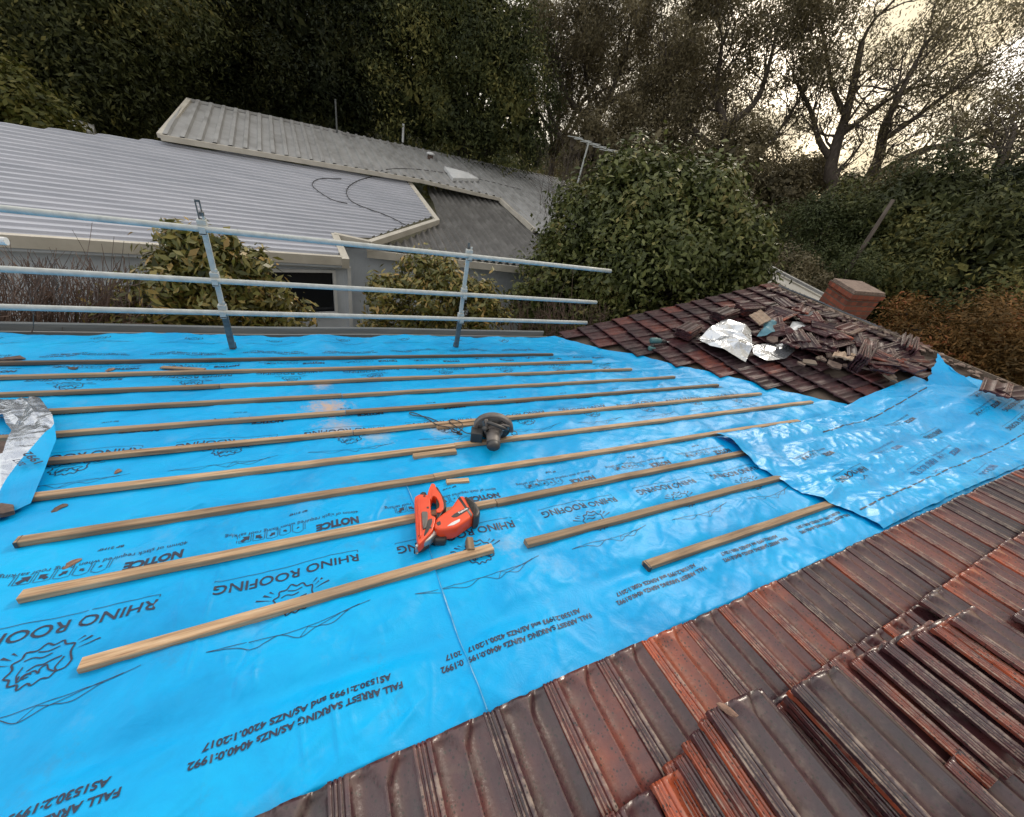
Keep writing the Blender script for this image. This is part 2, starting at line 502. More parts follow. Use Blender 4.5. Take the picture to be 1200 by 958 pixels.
def tile_mat(name, attr_type, seed=0.0):
    """glazed terracotta: brown-purple glaze, orange where it has weathered, pale lichen and dark specks"""
    m, t, b = newmat(name)
    tcn = t.nodes.new('ShaderNodeTexCoord'); v = tcn.outputs['Object']
    if attr_type == 'OBJECT':
        oi = t.nodes.new('ShaderNodeObjectInfo')
        mu = node(t, 'ShaderNodeMath', operation='MULTIPLY'); mu.inputs[1].default_value = 61.0; t.links.new(oi.outputs['Random'], mu.inputs[0])
        ad = node(t, 'ShaderNodeVectorMath', operation='ADD'); t.links.new(v, ad.inputs[0]); t.links.new(mu.outputs[0], ad.inputs[1]); v = ad.outputs[0]
    at_ = t.nodes.new('ShaderNodeAttribute'); at_.attribute_type = attr_type; at_.attribute_name = 'tone'
    n = node(t, 'ShaderNodeTexNoise', Scale=5.5, Detail=7, Roughness=0.62); t.links.new(v, n.inputs['Vector'])
    ma = node(t, 'ShaderNodeMath', operation='MULTIPLY_ADD'); t.links.new(n.outputs['Fac'], ma.inputs[0]); ma.inputs[1].default_value = 0.95
    sb = node(t, 'ShaderNodeMath', operation='SUBTRACT'); t.links.new(at_.outputs['Fac'], sb.inputs[0]); sb.inputs[1].default_value = 0.56
    t.links.new(sb.outputs[0], ma.inputs[2])
    if attr_type == 'OBJECT':     # the side lock and the nose are where the glaze has gone first
        sx = t.nodes.new('ShaderNodeSeparateXYZ'); t.links.new(tcn.outputs['Object'], sx.inputs[0])
        e1 = node(t, 'ShaderNodeMapRange'); t.links.new(sx.outputs['X'], e1.inputs['Value']); e1.inputs['From Min'].default_value = .062; e1.inputs['From Max'].default_value = .02; e1.inputs['To Max'].default_value = .34
        e2 = node(t, 'ShaderNodeMapRange'); t.links.new(sx.outputs['Y'], e2.inputs['Value']); e2.inputs['From Min'].default_value = -.14; e2.inputs['From Max'].default_value = .0; e2.inputs['To Max'].default_value = .2
        es = node(t, 'ShaderNodeMath', operation='ADD'); t.links.new(e1.outputs[0], es.inputs[0]); t.links.new(e2.outputs[0], es.inputs[1])
        n9 = node(t, 'ShaderNodeTexNoise', Scale=3.0, Detail=5, Roughness=.65); t.links.new(v, n9.inputs['Vector'])
        e3 = node(t, 'ShaderNodeMapRange'); t.links.new(n9.outputs['Fac'], e3.inputs['Value']); e3.inputs['From Min'].default_value = .42; e3.inputs['From Max'].default_value = .62
        em = node(t, 'ShaderNodeMath', operation='MULTIPLY_ADD'); t.links.new(es.outputs[0], em.inputs[0]); t.links.new(e3.outputs[0], em.inputs[1]); t.links.new(ma.outputs[0], em.inputs[2])
        ma = em
    c = ramp(t, ma.outputs[0], [(0.0, (0.028, 0.014, 0.019)), (0.25, (0.058, 0.022, 0.027)), (0.5, (0.11, 0.034, 0.032)), (0.72, (0.22, 0.052, 0.028)), (0.95, (0.40, 0.080, 0.030))])
    # worn glaze and a painted highlight make the raised ribs pale
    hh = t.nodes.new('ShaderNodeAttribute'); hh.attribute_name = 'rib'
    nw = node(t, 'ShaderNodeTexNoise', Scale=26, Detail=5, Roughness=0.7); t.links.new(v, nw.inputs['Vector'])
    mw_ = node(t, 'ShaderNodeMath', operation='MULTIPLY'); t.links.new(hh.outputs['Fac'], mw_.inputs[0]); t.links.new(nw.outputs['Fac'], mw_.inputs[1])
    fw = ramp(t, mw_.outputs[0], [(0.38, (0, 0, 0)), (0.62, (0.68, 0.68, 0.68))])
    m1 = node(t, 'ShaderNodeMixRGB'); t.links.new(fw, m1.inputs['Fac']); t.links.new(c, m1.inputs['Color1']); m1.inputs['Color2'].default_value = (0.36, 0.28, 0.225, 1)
    # dark specks and chips
    vo = node(t, 'ShaderNodeTexVoronoi', Scale=75.0); t.links.new(v, vo.inputs['Vector'])
    n2 = node(t, 'ShaderNodeTexNoise', Scale=38, Detail=4); t.links.new(v, n2.inputs['Vector'])
    sm = node(t, 'ShaderNodeMath', operation='MULTIPLY_ADD'); t.links.new(n2.outputs['Fac'], sm.inputs[0]); sm.inputs[1].default_value = -0.40; t.links.new(vo.outputs['Distance'], sm.inputs[2])
    fs = ramp(t, sm.outputs[0], [(0.0, (0.8, 0.8, 0.8)), (0.06, (0, 0, 0))])
    m2 = node(t, 'ShaderNodeMixRGB'); t.links.new(fs, m2.inputs['Fac']); t.links.new(m1.outputs[0], m2.inputs['Color1']); m2.inputs['Color2'].default_value = (0.012, 0.010, 0.010, 1)
    # chalky weathering and lichen, dull
    nl = node(t, 'ShaderNodeTexNoise', Scale=13, Detail=9, Roughness=.72); t.links.new(v, nl.inputs['Vector'])
    fl_ = ramp(t, nl.outputs['Fac'], [(0.54, (0, 0, 0)), (0.72, (0.5, 0.5, 0.5))])
    m3 = node(t, 'ShaderNodeMixRGB'); t.links.new(fl_, m3.inputs['Fac']); t.links.new(m2.outputs[0], m3.inputs['Color1']); m3.inputs['Color2'].default_value = (0.17, 0.135, 0.12, 1)
    t.links.new(m3.outputs[0], b.inputs['Base Color'])
    rr = node(t, 'ShaderNodeMapRange'); t.links.new(nw.outputs['Fac'], rr.inputs['Value']); rr.inputs['From Min'].default_value = 0.3; rr.inputs['From Max'].default_value = 0.7
    rr.inputs['To Min'].default_value = 0.22; rr.inputs['To Max'].default_value = 0.48; ro = node(t, 'ShaderNodeMath', operation='MULTIPLY_ADD'); t.links.new(fl_, ro.inputs[0]); ro.inputs[1].default_value = .8; t.links.new(rr.outputs[0], ro.inputs[2]); t.links.new(ro.outputs[0], b.inputs['Roughness'])
    b.inputs['Specular IOR Level'].default_value = 0.6; b.inputs['Coat Weight'].default_value = 0.18; b.inputs['Coat Roughness'].default_value = 0.10
    nb = node(t, 'ShaderNodeTexNoise', Scale=60, Detail=6); t.links.new(v, nb.inputs['Vector'])
    bp = node(t, 'ShaderNodeBump', Strength=0.38, Distance=0.004); t.links.new(nb.outputs['Fac'], bp.inputs['Height']); t.links.new(bp.outputs['Normal'], b.inputs['Normal'])
    return m


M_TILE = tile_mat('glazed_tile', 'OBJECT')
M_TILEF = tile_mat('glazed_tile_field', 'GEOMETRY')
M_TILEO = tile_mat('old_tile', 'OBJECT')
for _m in (M_TILEF, M_TILEO):      # the far slope has lost its gloss
    _b = _m.node_tree.nodes['Principled BSDF']; _b.inputs['Coat Weight'].default_value = 0.0; _b.inputs['Specular IOR Level'].default_value = 0.32
    for _l in list(_m.node_tree.links):
        if _l.to_socket == _b.inputs['Roughness']: _m.node_tree.links.remove(_l)
    _b.inputs['Roughness'].default_value = 0.52
M_GALV = noise_m('galvanised_steel', [(0.3, (0.38, 0.405, 0.40)), (0.7, (0.55, 0.575, 0.565))], 14, 0.5, bump=0.1, metal=0.1)
M_GALVD = noise_m('old_steel', [(0.3, (0.09, 0.095, 0.10)), (0.7, (0.2, 0.21, 0.21))], 20, 0.5, bump=0.2, metal=0.6)
M_RUST = noise_m('rusty_steel', [(0.3, (0.06, 0.04, 0.035)), (0.7, (0.16, 0.11, 0.09))], 25, 0.7, bump=0.3, metal=0.2)
M_GUTTER = noise_m('grey_gutter', [(0.3, (0.16, 0.175, 0.185)), (0.7, (0.24, 0.255, 0.26))], 5, 0.5, stretch=(0.4, 4, 4))
M_DECK = noise_m('roof_deck', [(0.3, (0.06, 0.045, 0.035)), (0.7, (0.12, 0.09, 0.07))], 6, 0.8)
M_WALLH = noise_m('house_wall', [(0.3, (0.35, 0.31, 0.27)), (0.7, (0.42, 0.38, 0.33))], 3, 0.9)
M_WHITEM = noise_m('white_roof_metal', [(0.3, (0.37, 0.39, 0.45)), (0.7, (0.50, 0.515, 0.58))], 1.3, 0.38, stretch=(0.35, 2.5, 2), bump=0.05, metal=0.15)
M_GREYM = noise_m('grey_roof_metal', [(0.22, (0.20, 0.195, 0.19)), (0.5, (0.36, 0.36, 0.36)), (0.78, (0.46, 0.465, 0.47))], 1.9, 0.42, detail=9, metal=0.1)
M_CLEARR = noise_m('old_translucent_sheet', [(0.3, (0.085, 0.082, 0.08)), (0.5, (0.12, 0.116, 0.112)), (0.75, (0.20, 0.195, 0.19))], 2.6, 0.36, bump=0.1)
M_TRIM = noise_m('cream_trim', [(0.3, (0.46, 0.43, 0.37)), (0.7, (0.60, 0.565, 0.50))], 3, 0.55)
M_BOARD = noise_m('grey_blue_boards', [(0.3, (0.52, 0.57, 0.64)), (0.7, (0.62, 0.67, 0.74))], 2, 0.7)
_t = M_BOARD.node_tree; _tc = _t.nodes.new('ShaderNodeTexCoord'); _w = node(_t, 'ShaderNodeTexWave', Scale=1.05, Distortion=0.0); _w.wave_profile = 'SAW'
_t.links.new(_tc.outputs['Object'], _w.inputs['Vector']); _bp = node(_t, 'ShaderNodeBump', Strength=0.9, Distance=0.02); _t.links.new(_w.outputs['Fac'], _bp.inputs['Height']); _t.links.new(_bp.outputs['Normal'], _t.nodes['Principled BSDF'].inputs['Normal'])
M_WHITE = noise_m('white_paint', [(0.3, (0.58, 0.60, 0.62)), (0.7, (0.74, 0.75, 0.76))], 4, 0.5)
M_BLACKP = noise_m('black_plastic', [(0.3, (0.018, 0.018, 0.02)), (0.7, (0.05, 0.048, 0.048))], 12, 0.45, bump=0.05)
M_SAWG = noise_m('dusty_plastic', [(0.3, (0.075, 0.068, 0.066)), (0.7, (0.16, 0.14, 0.13))], 14, 0.5, bump=0.05)
M_ORANGE = noise_m('orange_plastic', [(0.3, (0.66, 0.055, 0.014)), (0.7, (0.76, 0.085, 0.022))], 6, 0.32)
M_STEEL = noise_m('bright_steel', [(0.3, (0.4, 0.4, 0.4)), (0.7, (0.6, 0.6, 0.6))], 16, 0.35, metal=0.8)
M_TEAL = noise_m('teal_plastic', [(0.3, (0.05, 0.13, 0.14)), (0.7, (0.09, 0.2, 0.2))], 10, 0.4)
M_BARK = noise_m('grey_bark', [(0.3, (0.055, 0.043, 0.035)), (0.7, (0.13, 0.105, 0.088))], 6, 0.9, bump=0.5, stretch=(3, 3, 0.7))
M_BARKD = noise_m('dark_bark', [(0.3, (0.022, 0.017, 0.014)), (0.7, (0.055, 0.043, 0.036))], 6, 0.9, bump=0.5, stretch=(3, 3, 0.7))
M_TWIG = noise_m('red_brown_twig', [(0.3, (0.10, 0.066, 0.05)), (0.7, (0.19, 0.125, 0.10))], 10, 0.8)
M_MORTAR = noise_m('broken_mortar', [(0.3, (0.12, 0.085, 0.07)), (0.7, (0.30, 0.22, 0.18))], 12, 0.95, bump=0.6)
M_LEAD = noise_m('lead_flashing', [(0.3, (0.07, 0.08, 0.095)), (0.7, (0.13, 0.145, 0.165))], 6, 0.55, metal=0.3)
M_GLASS, _t, _b = newmat('dark_window_glass'); _b.inputs['Base Color'].default_value = (0.012, 0.014, 0.018, 1); _b.inputs['Roughness'].default_value = 0.06
M_CURTAIN = noise_m('dark_curtain', [(0.3, (0.02, 0.022, 0.026)), (0.7, (0.05, 0.052, 0.06))], 4, 0.9)
M_GROUND = noise_m('garden_ground', [(0.3, (0.035, 0.032, 0.018)), (0.55, (0.05, 0.05, 0.022)), (0.75, (0.08, 0.065, 0.04))], 0.7, 0.95, bump=0.5, bscale=6)


def brick_mat():
    m, t, b = newmat('red_brick')
    tcn = t.nodes.new('ShaderNodeTexCoord')
    mpn = node(t, 'ShaderNodeMapping')
    sx = t.nodes.new('ShaderNodeSeparateXYZ'); t.links.new(tcn.outputs['Object'], sx.inputs[0])
    ad = node(t, 'ShaderNodeMath', operation='ADD'); t.links.new(sx.outputs['X'], ad.inputs[0]); t.links.new(sx.outputs['Y'], ad.inputs[1])
    cb = t.nodes.new('ShaderNodeCombineXYZ'); t.links.new(ad.outputs[0], cb.inputs[0]); t.links.new(sx.outputs['Z'], cb.inputs[1])
    br = node(t, 'ShaderNodeTexBrick', Scale=1.0)
    br.inputs['Brick Width'].default_value = 0.24; br.inputs['Row Height'].default_value = 0.086; br.inputs['Mortar Size'].default_value = 0.010
    br.inputs['Color1'].default_value = (0.27, 0.066, 0.032, 1); br.inputs['Color2'].default_value = (0.10, 0.03, 0.02, 1); br.inputs['Mortar'].default_value = (0.10, 0.07, 0.055, 1)
    t.links.new(cb.outputs[0], br.inputs['Vector'])
    t.links.new(br.outputs['Color'], b.inputs['Base Color']); b.inputs['Roughness'].default_value = 0.85
    bp = node(t, 'ShaderNodeBump', Strength=0.6, Distance=0.01); t.links.new(br.outputs['Fac'], bp.inputs['Height']); bp.invert = True; t.links.new(bp.outputs['Normal'], b.inputs['Normal'])
    return m


M_BRICK = brick_mat()
L_CAM = leaf_mat('camellia_leaf', [(0.0, (0.038, 0.05, 0.014)), (0.5, (0.085, 0.10, 0.028)), (0.85, (0.16, 0.17, 0.052)), (1.0, (0.26, 0.22, 0.08))], 0.4, 0.2, 0.28, .3, 1.3)
L_RHODO = leaf_mat('rhododendron_leaf', [(0.0, (0.06, 0.065, 0.014)), (0.45, (0.15, 0.15, 0.034)), (0.8, (0.28, 0.23, 0.06)), (1.0, (0.42, 0.26, 0.08))], 0.4, 0.2, 0.5)
L_DARK = leaf_mat('dark_evergreen_leaf', [(0.0, (0.028, 0.036, 0.013)), (0.55, (0.072, 0.082, 0.027)), (0.85, (0.13, 0.13, 0.042)), (1.0, (0.20, 0.18, 0.055))], 0.55, 0.2, 0.25, .45, .38)
L_DARK2 = leaf_mat('mid_evergreen_leaf', [(0.0, (0.025, 0.035, 0.013)), (0.5, (0.072, 0.085, 0.03)), (0.85, (0.15, 0.155, 0.05)), (1.0, (0.24, 0.22, 0.07))], 0.55, 0.25, 0.25, .45, .5)
L_DARK3 = leaf_mat('deep_evergreen_leaf', [(0.0, (0.012, 0.018, 0.008)), (0.6, (0.034, 0.042, 0.014)), (1.0, (0.09, 0.09, 0.03))], 0.55, 0.2, 0.25, .4, .5)
L_GUM = leaf_mat('gum_leaf', [(0.0, (0.072, 0.062, 0.034)), (0.5, (0.15, 0.125, 0.068)), (1.0, (0.25, 0.21, 0.12))], 0.5, 0.3, 0.3, .4, .6)
L_BROWN = leaf_mat('autumn_leaf', [(0.0, (0.075, 0.048, 0.017)), (0.5, (0.15, 0.085, 0.027)), (0.85, (0.23, 0.12, 0.036)), (1.0, (0.28, 0.10, 0.04))], 0.6, 0.25, 0.2, .4, 1.2)
L_YEL = leaf_mat('yellow_green_leaf', [(0.0, (0.04, 0.05, 0.01)), (0.5, (0.10, 0.11, 0.022)), (1.0, (0.19, 0.17, 0.04))], 0.5, 0.25, 0.3)
L_OLIVE = leaf_mat('olive_leaf', [(0.0, (0.03, 0.04, 0.014)), (0.6, (0.055, 0.07, 0.024)), (1.0, (0.10, 0.11, 0.04))], 0.55, 0.2, 0.25, .35, .8)
# ------------------------------------------------------------------ ground and hillside
n_ = 60
gx = np.linspace(-1, 1, n_); gx = np.sign(gx) * np.abs(gx) ** 2.2 * 400
GX, GY = np.meshgrid(gx, gx, indexing='ij')
GZ = GROUND + 0.25 * fbm(GX * 0.2, GY * 0.2, 3)
dd = np.hypot(GX, GY)
GZ = GZ + np.clip((dd - 30) / 45, 0, 1) ** 1.3 * 7.0 * (0.8 + 0.3 * vn(GX * 0.02, GY * 0.02, 8)) * np.clip((GX * 0.35 + GY * 0.94) / (dd + 1e-6) + 0.4, 0, 1)
tag(mesh('ground', np.stack([GX, GY, GZ], -1).reshape(-1, 3), grid_faces(n_, n_), M_GROUND, smooth=True), kind='structure')

# ------------------------------------------------------------------ the house being re-roofed
house = thing('house', 'house with a half stripped tiled roof that the blue membrane is laid on', 'house', (2.5, 1.5, GROUND))


def slab(name, quad, th, m, parent):
    q = [np.array(p, float) for p in quad]
    nn = np.cross(q[1] - q[0], q[3] - q[0]); nn /= np.linalg.norm(nn)
    if nn[2] < 0: nn = -nn
    V = q + [p - nn * th for p in q]
    return mesh(name, V, [[0, 1, 2, 3], [7, 6, 5, 4], [0, 4, 5, 1], [1, 5, 6, 2], [2, 6, 7, 3], [3, 7, 4, 0]], m, parent)


def WP(X, Y, n=0.0):
    return np.array([X, Y, -2.31 + TANW * (X - 3.15) + n])


def main_z(Y):
    return -ST * ((Y + D0 * ST) / CT) - D0 * CT


def valley_x(Y):
    return 3.15 + (main_z(Y) + 2.31) / TANW


slab('roof_deck', [RP(-5, -1.0, -.035), RP(7.8, -1.0, -.035), RP(7.8, 4.86, -.035), RP(-5, 4.86, -.035)], 0.09, M_DECK, house)
slab('roof_deck', [WP(3.0, -1.6, -.045), WP(RIDGE_X, -1.6, -.045), WP(RIDGE_X, 4.66, -.045), WP(3.0, 4.66, -.045)], 0.09, M_DECK, house)
zr = WP(RIDGE_X, 0)[2]
slab('roof_deck', [(RIDGE_X + .004, -1.6, zr - .045), (11.2, -1.6, zr - .045 - 3.35 * TANW), (11.2, 4.66, zr - .045 - 3.35 * TANW), (RIDGE_X + .004, 4.66, zr - .045)], 0.09, M_DECK, house)
bm = bmesh.new()
bm_box(bm, (-1.0 - 2.5, 0.2 - 1.5, (GROUND - 2.6) / 2 - GROUND), (7.6, 7.9, -2.6 - GROUND))
bm_box(bm, (7.0 - 2.5, 1.2 - 1.5, (GROUND - 2.42) / 2 - GROUND), (7.4, 5.9, -2.42 - GROUND))
from_bm('wall', bm, M_WALLH, house)
V, Fc = merge([beam((-5, 4.665, -2.345), (3.2, 4.665, -2.345), 0.03, 0.2)])
mesh('fascia', V, Fc, M_TRIM, house)
# quad gutter along the eave: back wall, floor, front wall with a rolled lip
prof = [(4.70, -2.29), (4.70, -2.40), (4.82, -2.40), (4.82, -2.275), (4.835, -2.262), (4.85, -2.275), (4.85, -2.42), (4.685, -2.42), (4.685, -2.29)]
V = []; Fc = []
xs = np.linspace(-5, 3.2, 60)
for i, x in enumerate(xs):
    for (y, z) in prof:
        V.append((x, y + 0.004 * math.sin(x * 3), z + 0.006 * math.sin(x * 1.7)))
k = len(prof)
for i in range(len(xs) - 1):
    for j in range(k):
        j2 = (j + 1) % k
        Fc.append([i * k + j, (i + 1) * k + j, (i + 1) * k + j2, i * k + j2])
mesh('gutter', V, Fc, M_GUTTER, house)
V, Fc = beam(WP(3.3, 4.70, -.05), WP(RIDGE_X, 4.70, -.05), 0.03, 0.18)
mesh('barge_board', V, Fc, M_DARKT, house)

# ------------------------------------------------------------------ terracotta tiles
TW, TLN, TC = 0.247, 0.40, 0.2187


def tile_prof(x):
    """height of the top face across the tile, x in metres from its left edge"""
    x = np.asarray(x, float)
    z = np.where(x < 0.050, 0.024, 0.0)
    for g in (0.012, 0.024, 0.036):
        z = z - np.where(x < 0.050, 0.009 * np.exp(-((x - g) / 0.0028) ** 2), 0)
    # two hollow pans either side of a rounded middle rib
    p1 = np.clip((x - 0.050) / 0.088, 0, 1); p2 = np.clip((x - 0.138) / 0.0835, 0, 1)
    c1 = 0.025 - 0.022 * np.sin(math.pi * p1) ** 0.72
    c2 = 0.025 - 0.022 * np.sin(math.pi * p2) ** 0.72 - 0.006 * p2
    z = np.where(x >= 0.050, np.where(x < 0.138, c1, c2), z)
    z = np.where(x > 0.2215, 0.006, z)
    return z


def tile_shape(nx, ny, chip=0, simple=False):
    if simple:
        xs = np.array([0, .012, .024, .05, .056, .065, .08, .1, .12, .131, .138, .145, .155, .17, .19, .21, .2215, .2225, TW])
    else:
        xs = np.unique(np.concatenate([np.linspace(0, TW, nx), [0.0085, 0.012, 0.0155, 0.0205, 0.024, 0.0275, 0.0325, 0.036, 0.0395, 0.0495, 0.0505, 0.053, .056, .06, 0.068, .13, .135, .141, .146, 0.2213, 0.2225]]))
    ys = -TLN * (1 - np.linspace(0, 1, ny) ** (0.55))
    ys = np.unique(np.concatenate([ys, [0.0]]))
    X, Y = np.meshgrid(xs, ys, indexing='ij')
    Z = tile_prof(X)
    near = np.clip(1 + Y / 0.085, 0, 1)           # 0 .. 1 over the last 85 mm before the nose
    hw = 0.010 + 0.045 * near ** 1.8              # the middle rib flares into a fan at the nose
    rr_ = np.clip((hw - np.abs(X - 0.138)) / 0.012, 0, 1)
    rz_ = 0.0245 * rr_ * rr_ * (3 - 2 * rr_)
    inp = (X > 0.055) & (X < 0.222)
    Z = np.where(inp, np.maximum(Z, rz_), Z)
    Z = np.where(inp, np.maximum(Z, 0.019 * np.clip((near - 0.86) / 0.12, 0, 1)), Z)
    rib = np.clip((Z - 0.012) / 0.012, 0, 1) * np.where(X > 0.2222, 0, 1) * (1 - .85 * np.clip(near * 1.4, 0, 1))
    # a little irregularity from the press
    Z = Z + 0.0012 * vn(X * 30 + chip * 7, Y * 14, 5 + chip)
    Yt = Y.copy()
    if chip:
        k = (np.abs(Y) < 1e-6)
        Yt = np.where(k, Y - 0.006 * np.clip(vn(X * 40, X * 0 + chip, 9), 0, 1), Y)
    nxx, nyy = X.shape
    top = np.stack([X, Yt, Z], -1).reshape(-1, 3)
    bot = np.stack([X, Yt, Z - 0.013 - 0.006 * (np.abs(Y) < 0.02)], -1).reshape(-1, 3)
    N = len(top)
    f = grid_faces(nxx, nyy)
    Fs = [f, f[:, ::-1] + N]
    i = np.arange(nxx - 1)
    e = i * nyy + nyy - 1; Fs.append(np.stack([e + nyy, e, e + N, e + nyy + N], 1)[:, ::-1])
    e = i * nyy; Fs.append(np.stack([e, e + nyy, e + nyy + N, e + N], 1)[:, ::-1])
    j = np.arange(nyy - 1)
    Fs.append(np.stack([j, j + 1, j + 1 + N, j + N], 1)); e = (nxx - 1) * nyy + j
    Fs.append(np.stack([e + 1, e, e + N, e + 1 + N], 1))
    return np.concatenate([top, bot]), np.concatenate(Fs), np.concatenate([rib.ravel(), np.zeros(N)])


def add_attr(me, name, vals, dom='POINT'):
    a = me.attributes.new(name, 'FLOAT', dom)
    a.data.foreach_set('value', np.asarray(vals, np.float32))


TILE_ME = []
TILE_FAR = []
for c in range(4):
    V, Fs, rib = tile_shape(34, 16, c)
    o = mesh('roof_tile', V, Fs, M_TILE)
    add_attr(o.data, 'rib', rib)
    o.data.polygons.foreach_set('use_smooth', np.concatenate([np.ones(len(Fs) // 2, bool), np.zeros(len(Fs) - len(Fs) // 2, bool)]))
    TILE_ME.append(o.data)
    TILE_FAR.append(o.data.copy()); TILE_FAR[-1].materials[0] = M_TILEO
    bpy.data.objects.remove(o)


def tile_obj(name, mat4, tone, rng, parent=None, far_roof=False):
    o = bpy.data.objects.new(name, (TILE_FAR if far_roof else TILE_ME)[rng.randrange(4)])
    COL.objects.link(o)
    if parent is not None:
        o.parent = parent
        o.matrix_basis = parent.matrix_basis.inverted() @ mat4
    else:
        o.matrix_basis = mat4
    o['tone'] = float(tone)
    return o


rng = random.Random(11)
A0 = -0.081
NOSES = [0.575, 0.232, -0.112, -0.456]
SPAN = [(-3, 30), (1, 30), (4, 27), (8, 22)]
RED = {(0, 5): .72, (0, 6): .3, (0, 3): .62, (0, 8): .66, (0, 1): .38, (0, 2): .22, (0, 7): .5, (0, 9): .25, (0, 10): .2, (0, 11): .5, (0, 12): .3, (0, 14): .6, (1, 9): .35, (1, 13): .55, (0, 17): .55, (1, 16): .66, (1, 18): .5}
for r, (tn, (k0, k1)) in enumerate(zip(NOSES, SPAN)):
    for k in range(k0, k1):
        tone = RED.get((r, k), rng.choice([.12, .2, .25, .3, .3, .36, .42, .5, .58]))
        tile_obj('roof_tile', roof_frame(A0 + TC * k, tn + rng.uniform(-.006, .006), 0.025 + rng.uniform(0, .004), rng.uniform(-.008, .008), 0.078 + rng.uniform(-.004, .004), rng.uniform(-.006, .006)), tone, rng, house)

# tiles still on the far roof slope, as one field
SV, SF, SR = tile_shape(0, 5, 0, True)
fv = []; ff = []; fr = []; ft = []
rng = random.Random(5)
cnt = 0
for j in range(14):
    Xn = 7.62 - 0.325 * j
    for k in range(14):
        y0 = 4.70 - TC * (k + 1)
        if Xn < valley_x(y0 + 0.11) + 0.10: continue
        gone = (Xn > 6.6 and y0 < 2.9 and rng.random() < .45) or rng.random() < .02
        if gone: continue
        M = np.array(wing_frame(WP(Xn + rng.uniform(-.012, .012), y0), 0.012 + rng.uniform(0, .006), rng.uniform(-.02, .02), 0.075, rng.uniform(-.01, .01)))
        off = len(fv) and sum(len(x) for x in fv)
        fv.append(SV @ M[:3, :3].T + M[:3, 3]); ff.append(SF + cnt * len(SV)); fr.append(SR); ft.append(np.full(len(SV), rng.choice([.05, .12, .18, .2, .26, .3, .34, .5, .58])))
        cnt += 1
o = mesh('roof_tile_field', np.concatenate(fv), np.concatenate(ff), M_TILEF, house)
o.data.polygons.foreach_set('use_smooth', np.ones(len(o.data.polygons), bool))
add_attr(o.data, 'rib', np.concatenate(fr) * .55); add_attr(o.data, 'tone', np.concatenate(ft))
tag(o, kind='stuff')

# chimney, ridge and flashing
zt = -0.84
L_, N_, R_ = (hit(x, y, np.array([0, 0, zt]), np.array([0, 0, 1.0])) for x, y in ((973, 327), (1001, 344), (1040, 347)))
B_ = L_ + R_ - N_
ctr = (L_ + R_) / 2


def prism(quad, z0, z1, grow=1.0):
    c = sum(quad) / 4
    q = [c + (p - c) * grow for p in quad]
    return [np.array([p[0], p[1], z0]) for p in q] + [np.array([p[0], p[1], z1]) for p in q], [[3, 2, 1, 0], [4, 5, 6, 7], [0, 1, 5, 4], [1, 2, 6, 5], [2, 3, 7, 6], [3, 0, 4, 7]]


qd = [N_, R_, B_, L_]
if np.cross(R_ - N_, B_ - R_)[2] < 0: qd = qd[::-1]
V, Fc = prism(qd, zt - 1.3, zt - 0.10, 0.90)
ch = mesh('chimney', V, Fc, M_BRICK, house)
V, Fc = merge([prism(qd, zt - 0.099, zt - 0.012, 0.97), prism(qd, zt - 0.0115, zt + 0.03, 0.9)])
me_ = mesh('chimney_cap', V, Fc, None, None, mats=[M_BRICK, M_MORTAR], midx=[0] * 6 + [1] * 6)
me_.parent = ch
me_.matrix_parent_inverse = Matrix.Translation(-Vector(house.location))
V, Fc = merge([beam(WP(RIDGE_X, 1.0, .03), WP(RIDGE_X, 4.66, .03), .035, .09)])
mesh('ridge_board', V, Fc, M_DARKT, house)
V, Fc = merge([beam(np.array([RIDGE_X + .16, y, zr + .03 + .01 * math.sin(y * 9)]), np.array([RIDGE_X + .15, y + .9, zr + .035]), .16, .02, (0.2, 0, 1)) for y in (2.75, 3.66)])
mesh('lead_flashing', V, Fc, M_LEAD, house)
rng = random.Random(3)
bm = bmesh.new()
for i in range(90):
    y = rng.uniform(0.7, 4.6); s = rng.uniform(.012, .05)
    vs = bmesh.ops.create_icosphere(bm, subdivisions=1, radius=s)['verts']
    for v in vs: v.co *= rng.uniform(.6, 1.25)
    bmesh.ops.scale(bm, vec=(1.5, 1.2, .6), verts=vs)
    bmesh.ops.translate(bm, vec=Vector(WP(RIDGE_X - abs(rng.gauss(0, .12)), y, .02)) - Vector(house.location), verts=vs)
tag(from_bm('mortar_bed', bm, M_MORTAR, house), kind='stuff')

# ------------------------------------------------------------------ blue membrane
BAT = [4.174 - .33 * k for k in range(11)]
WPW = np.array([0, 0, 0])


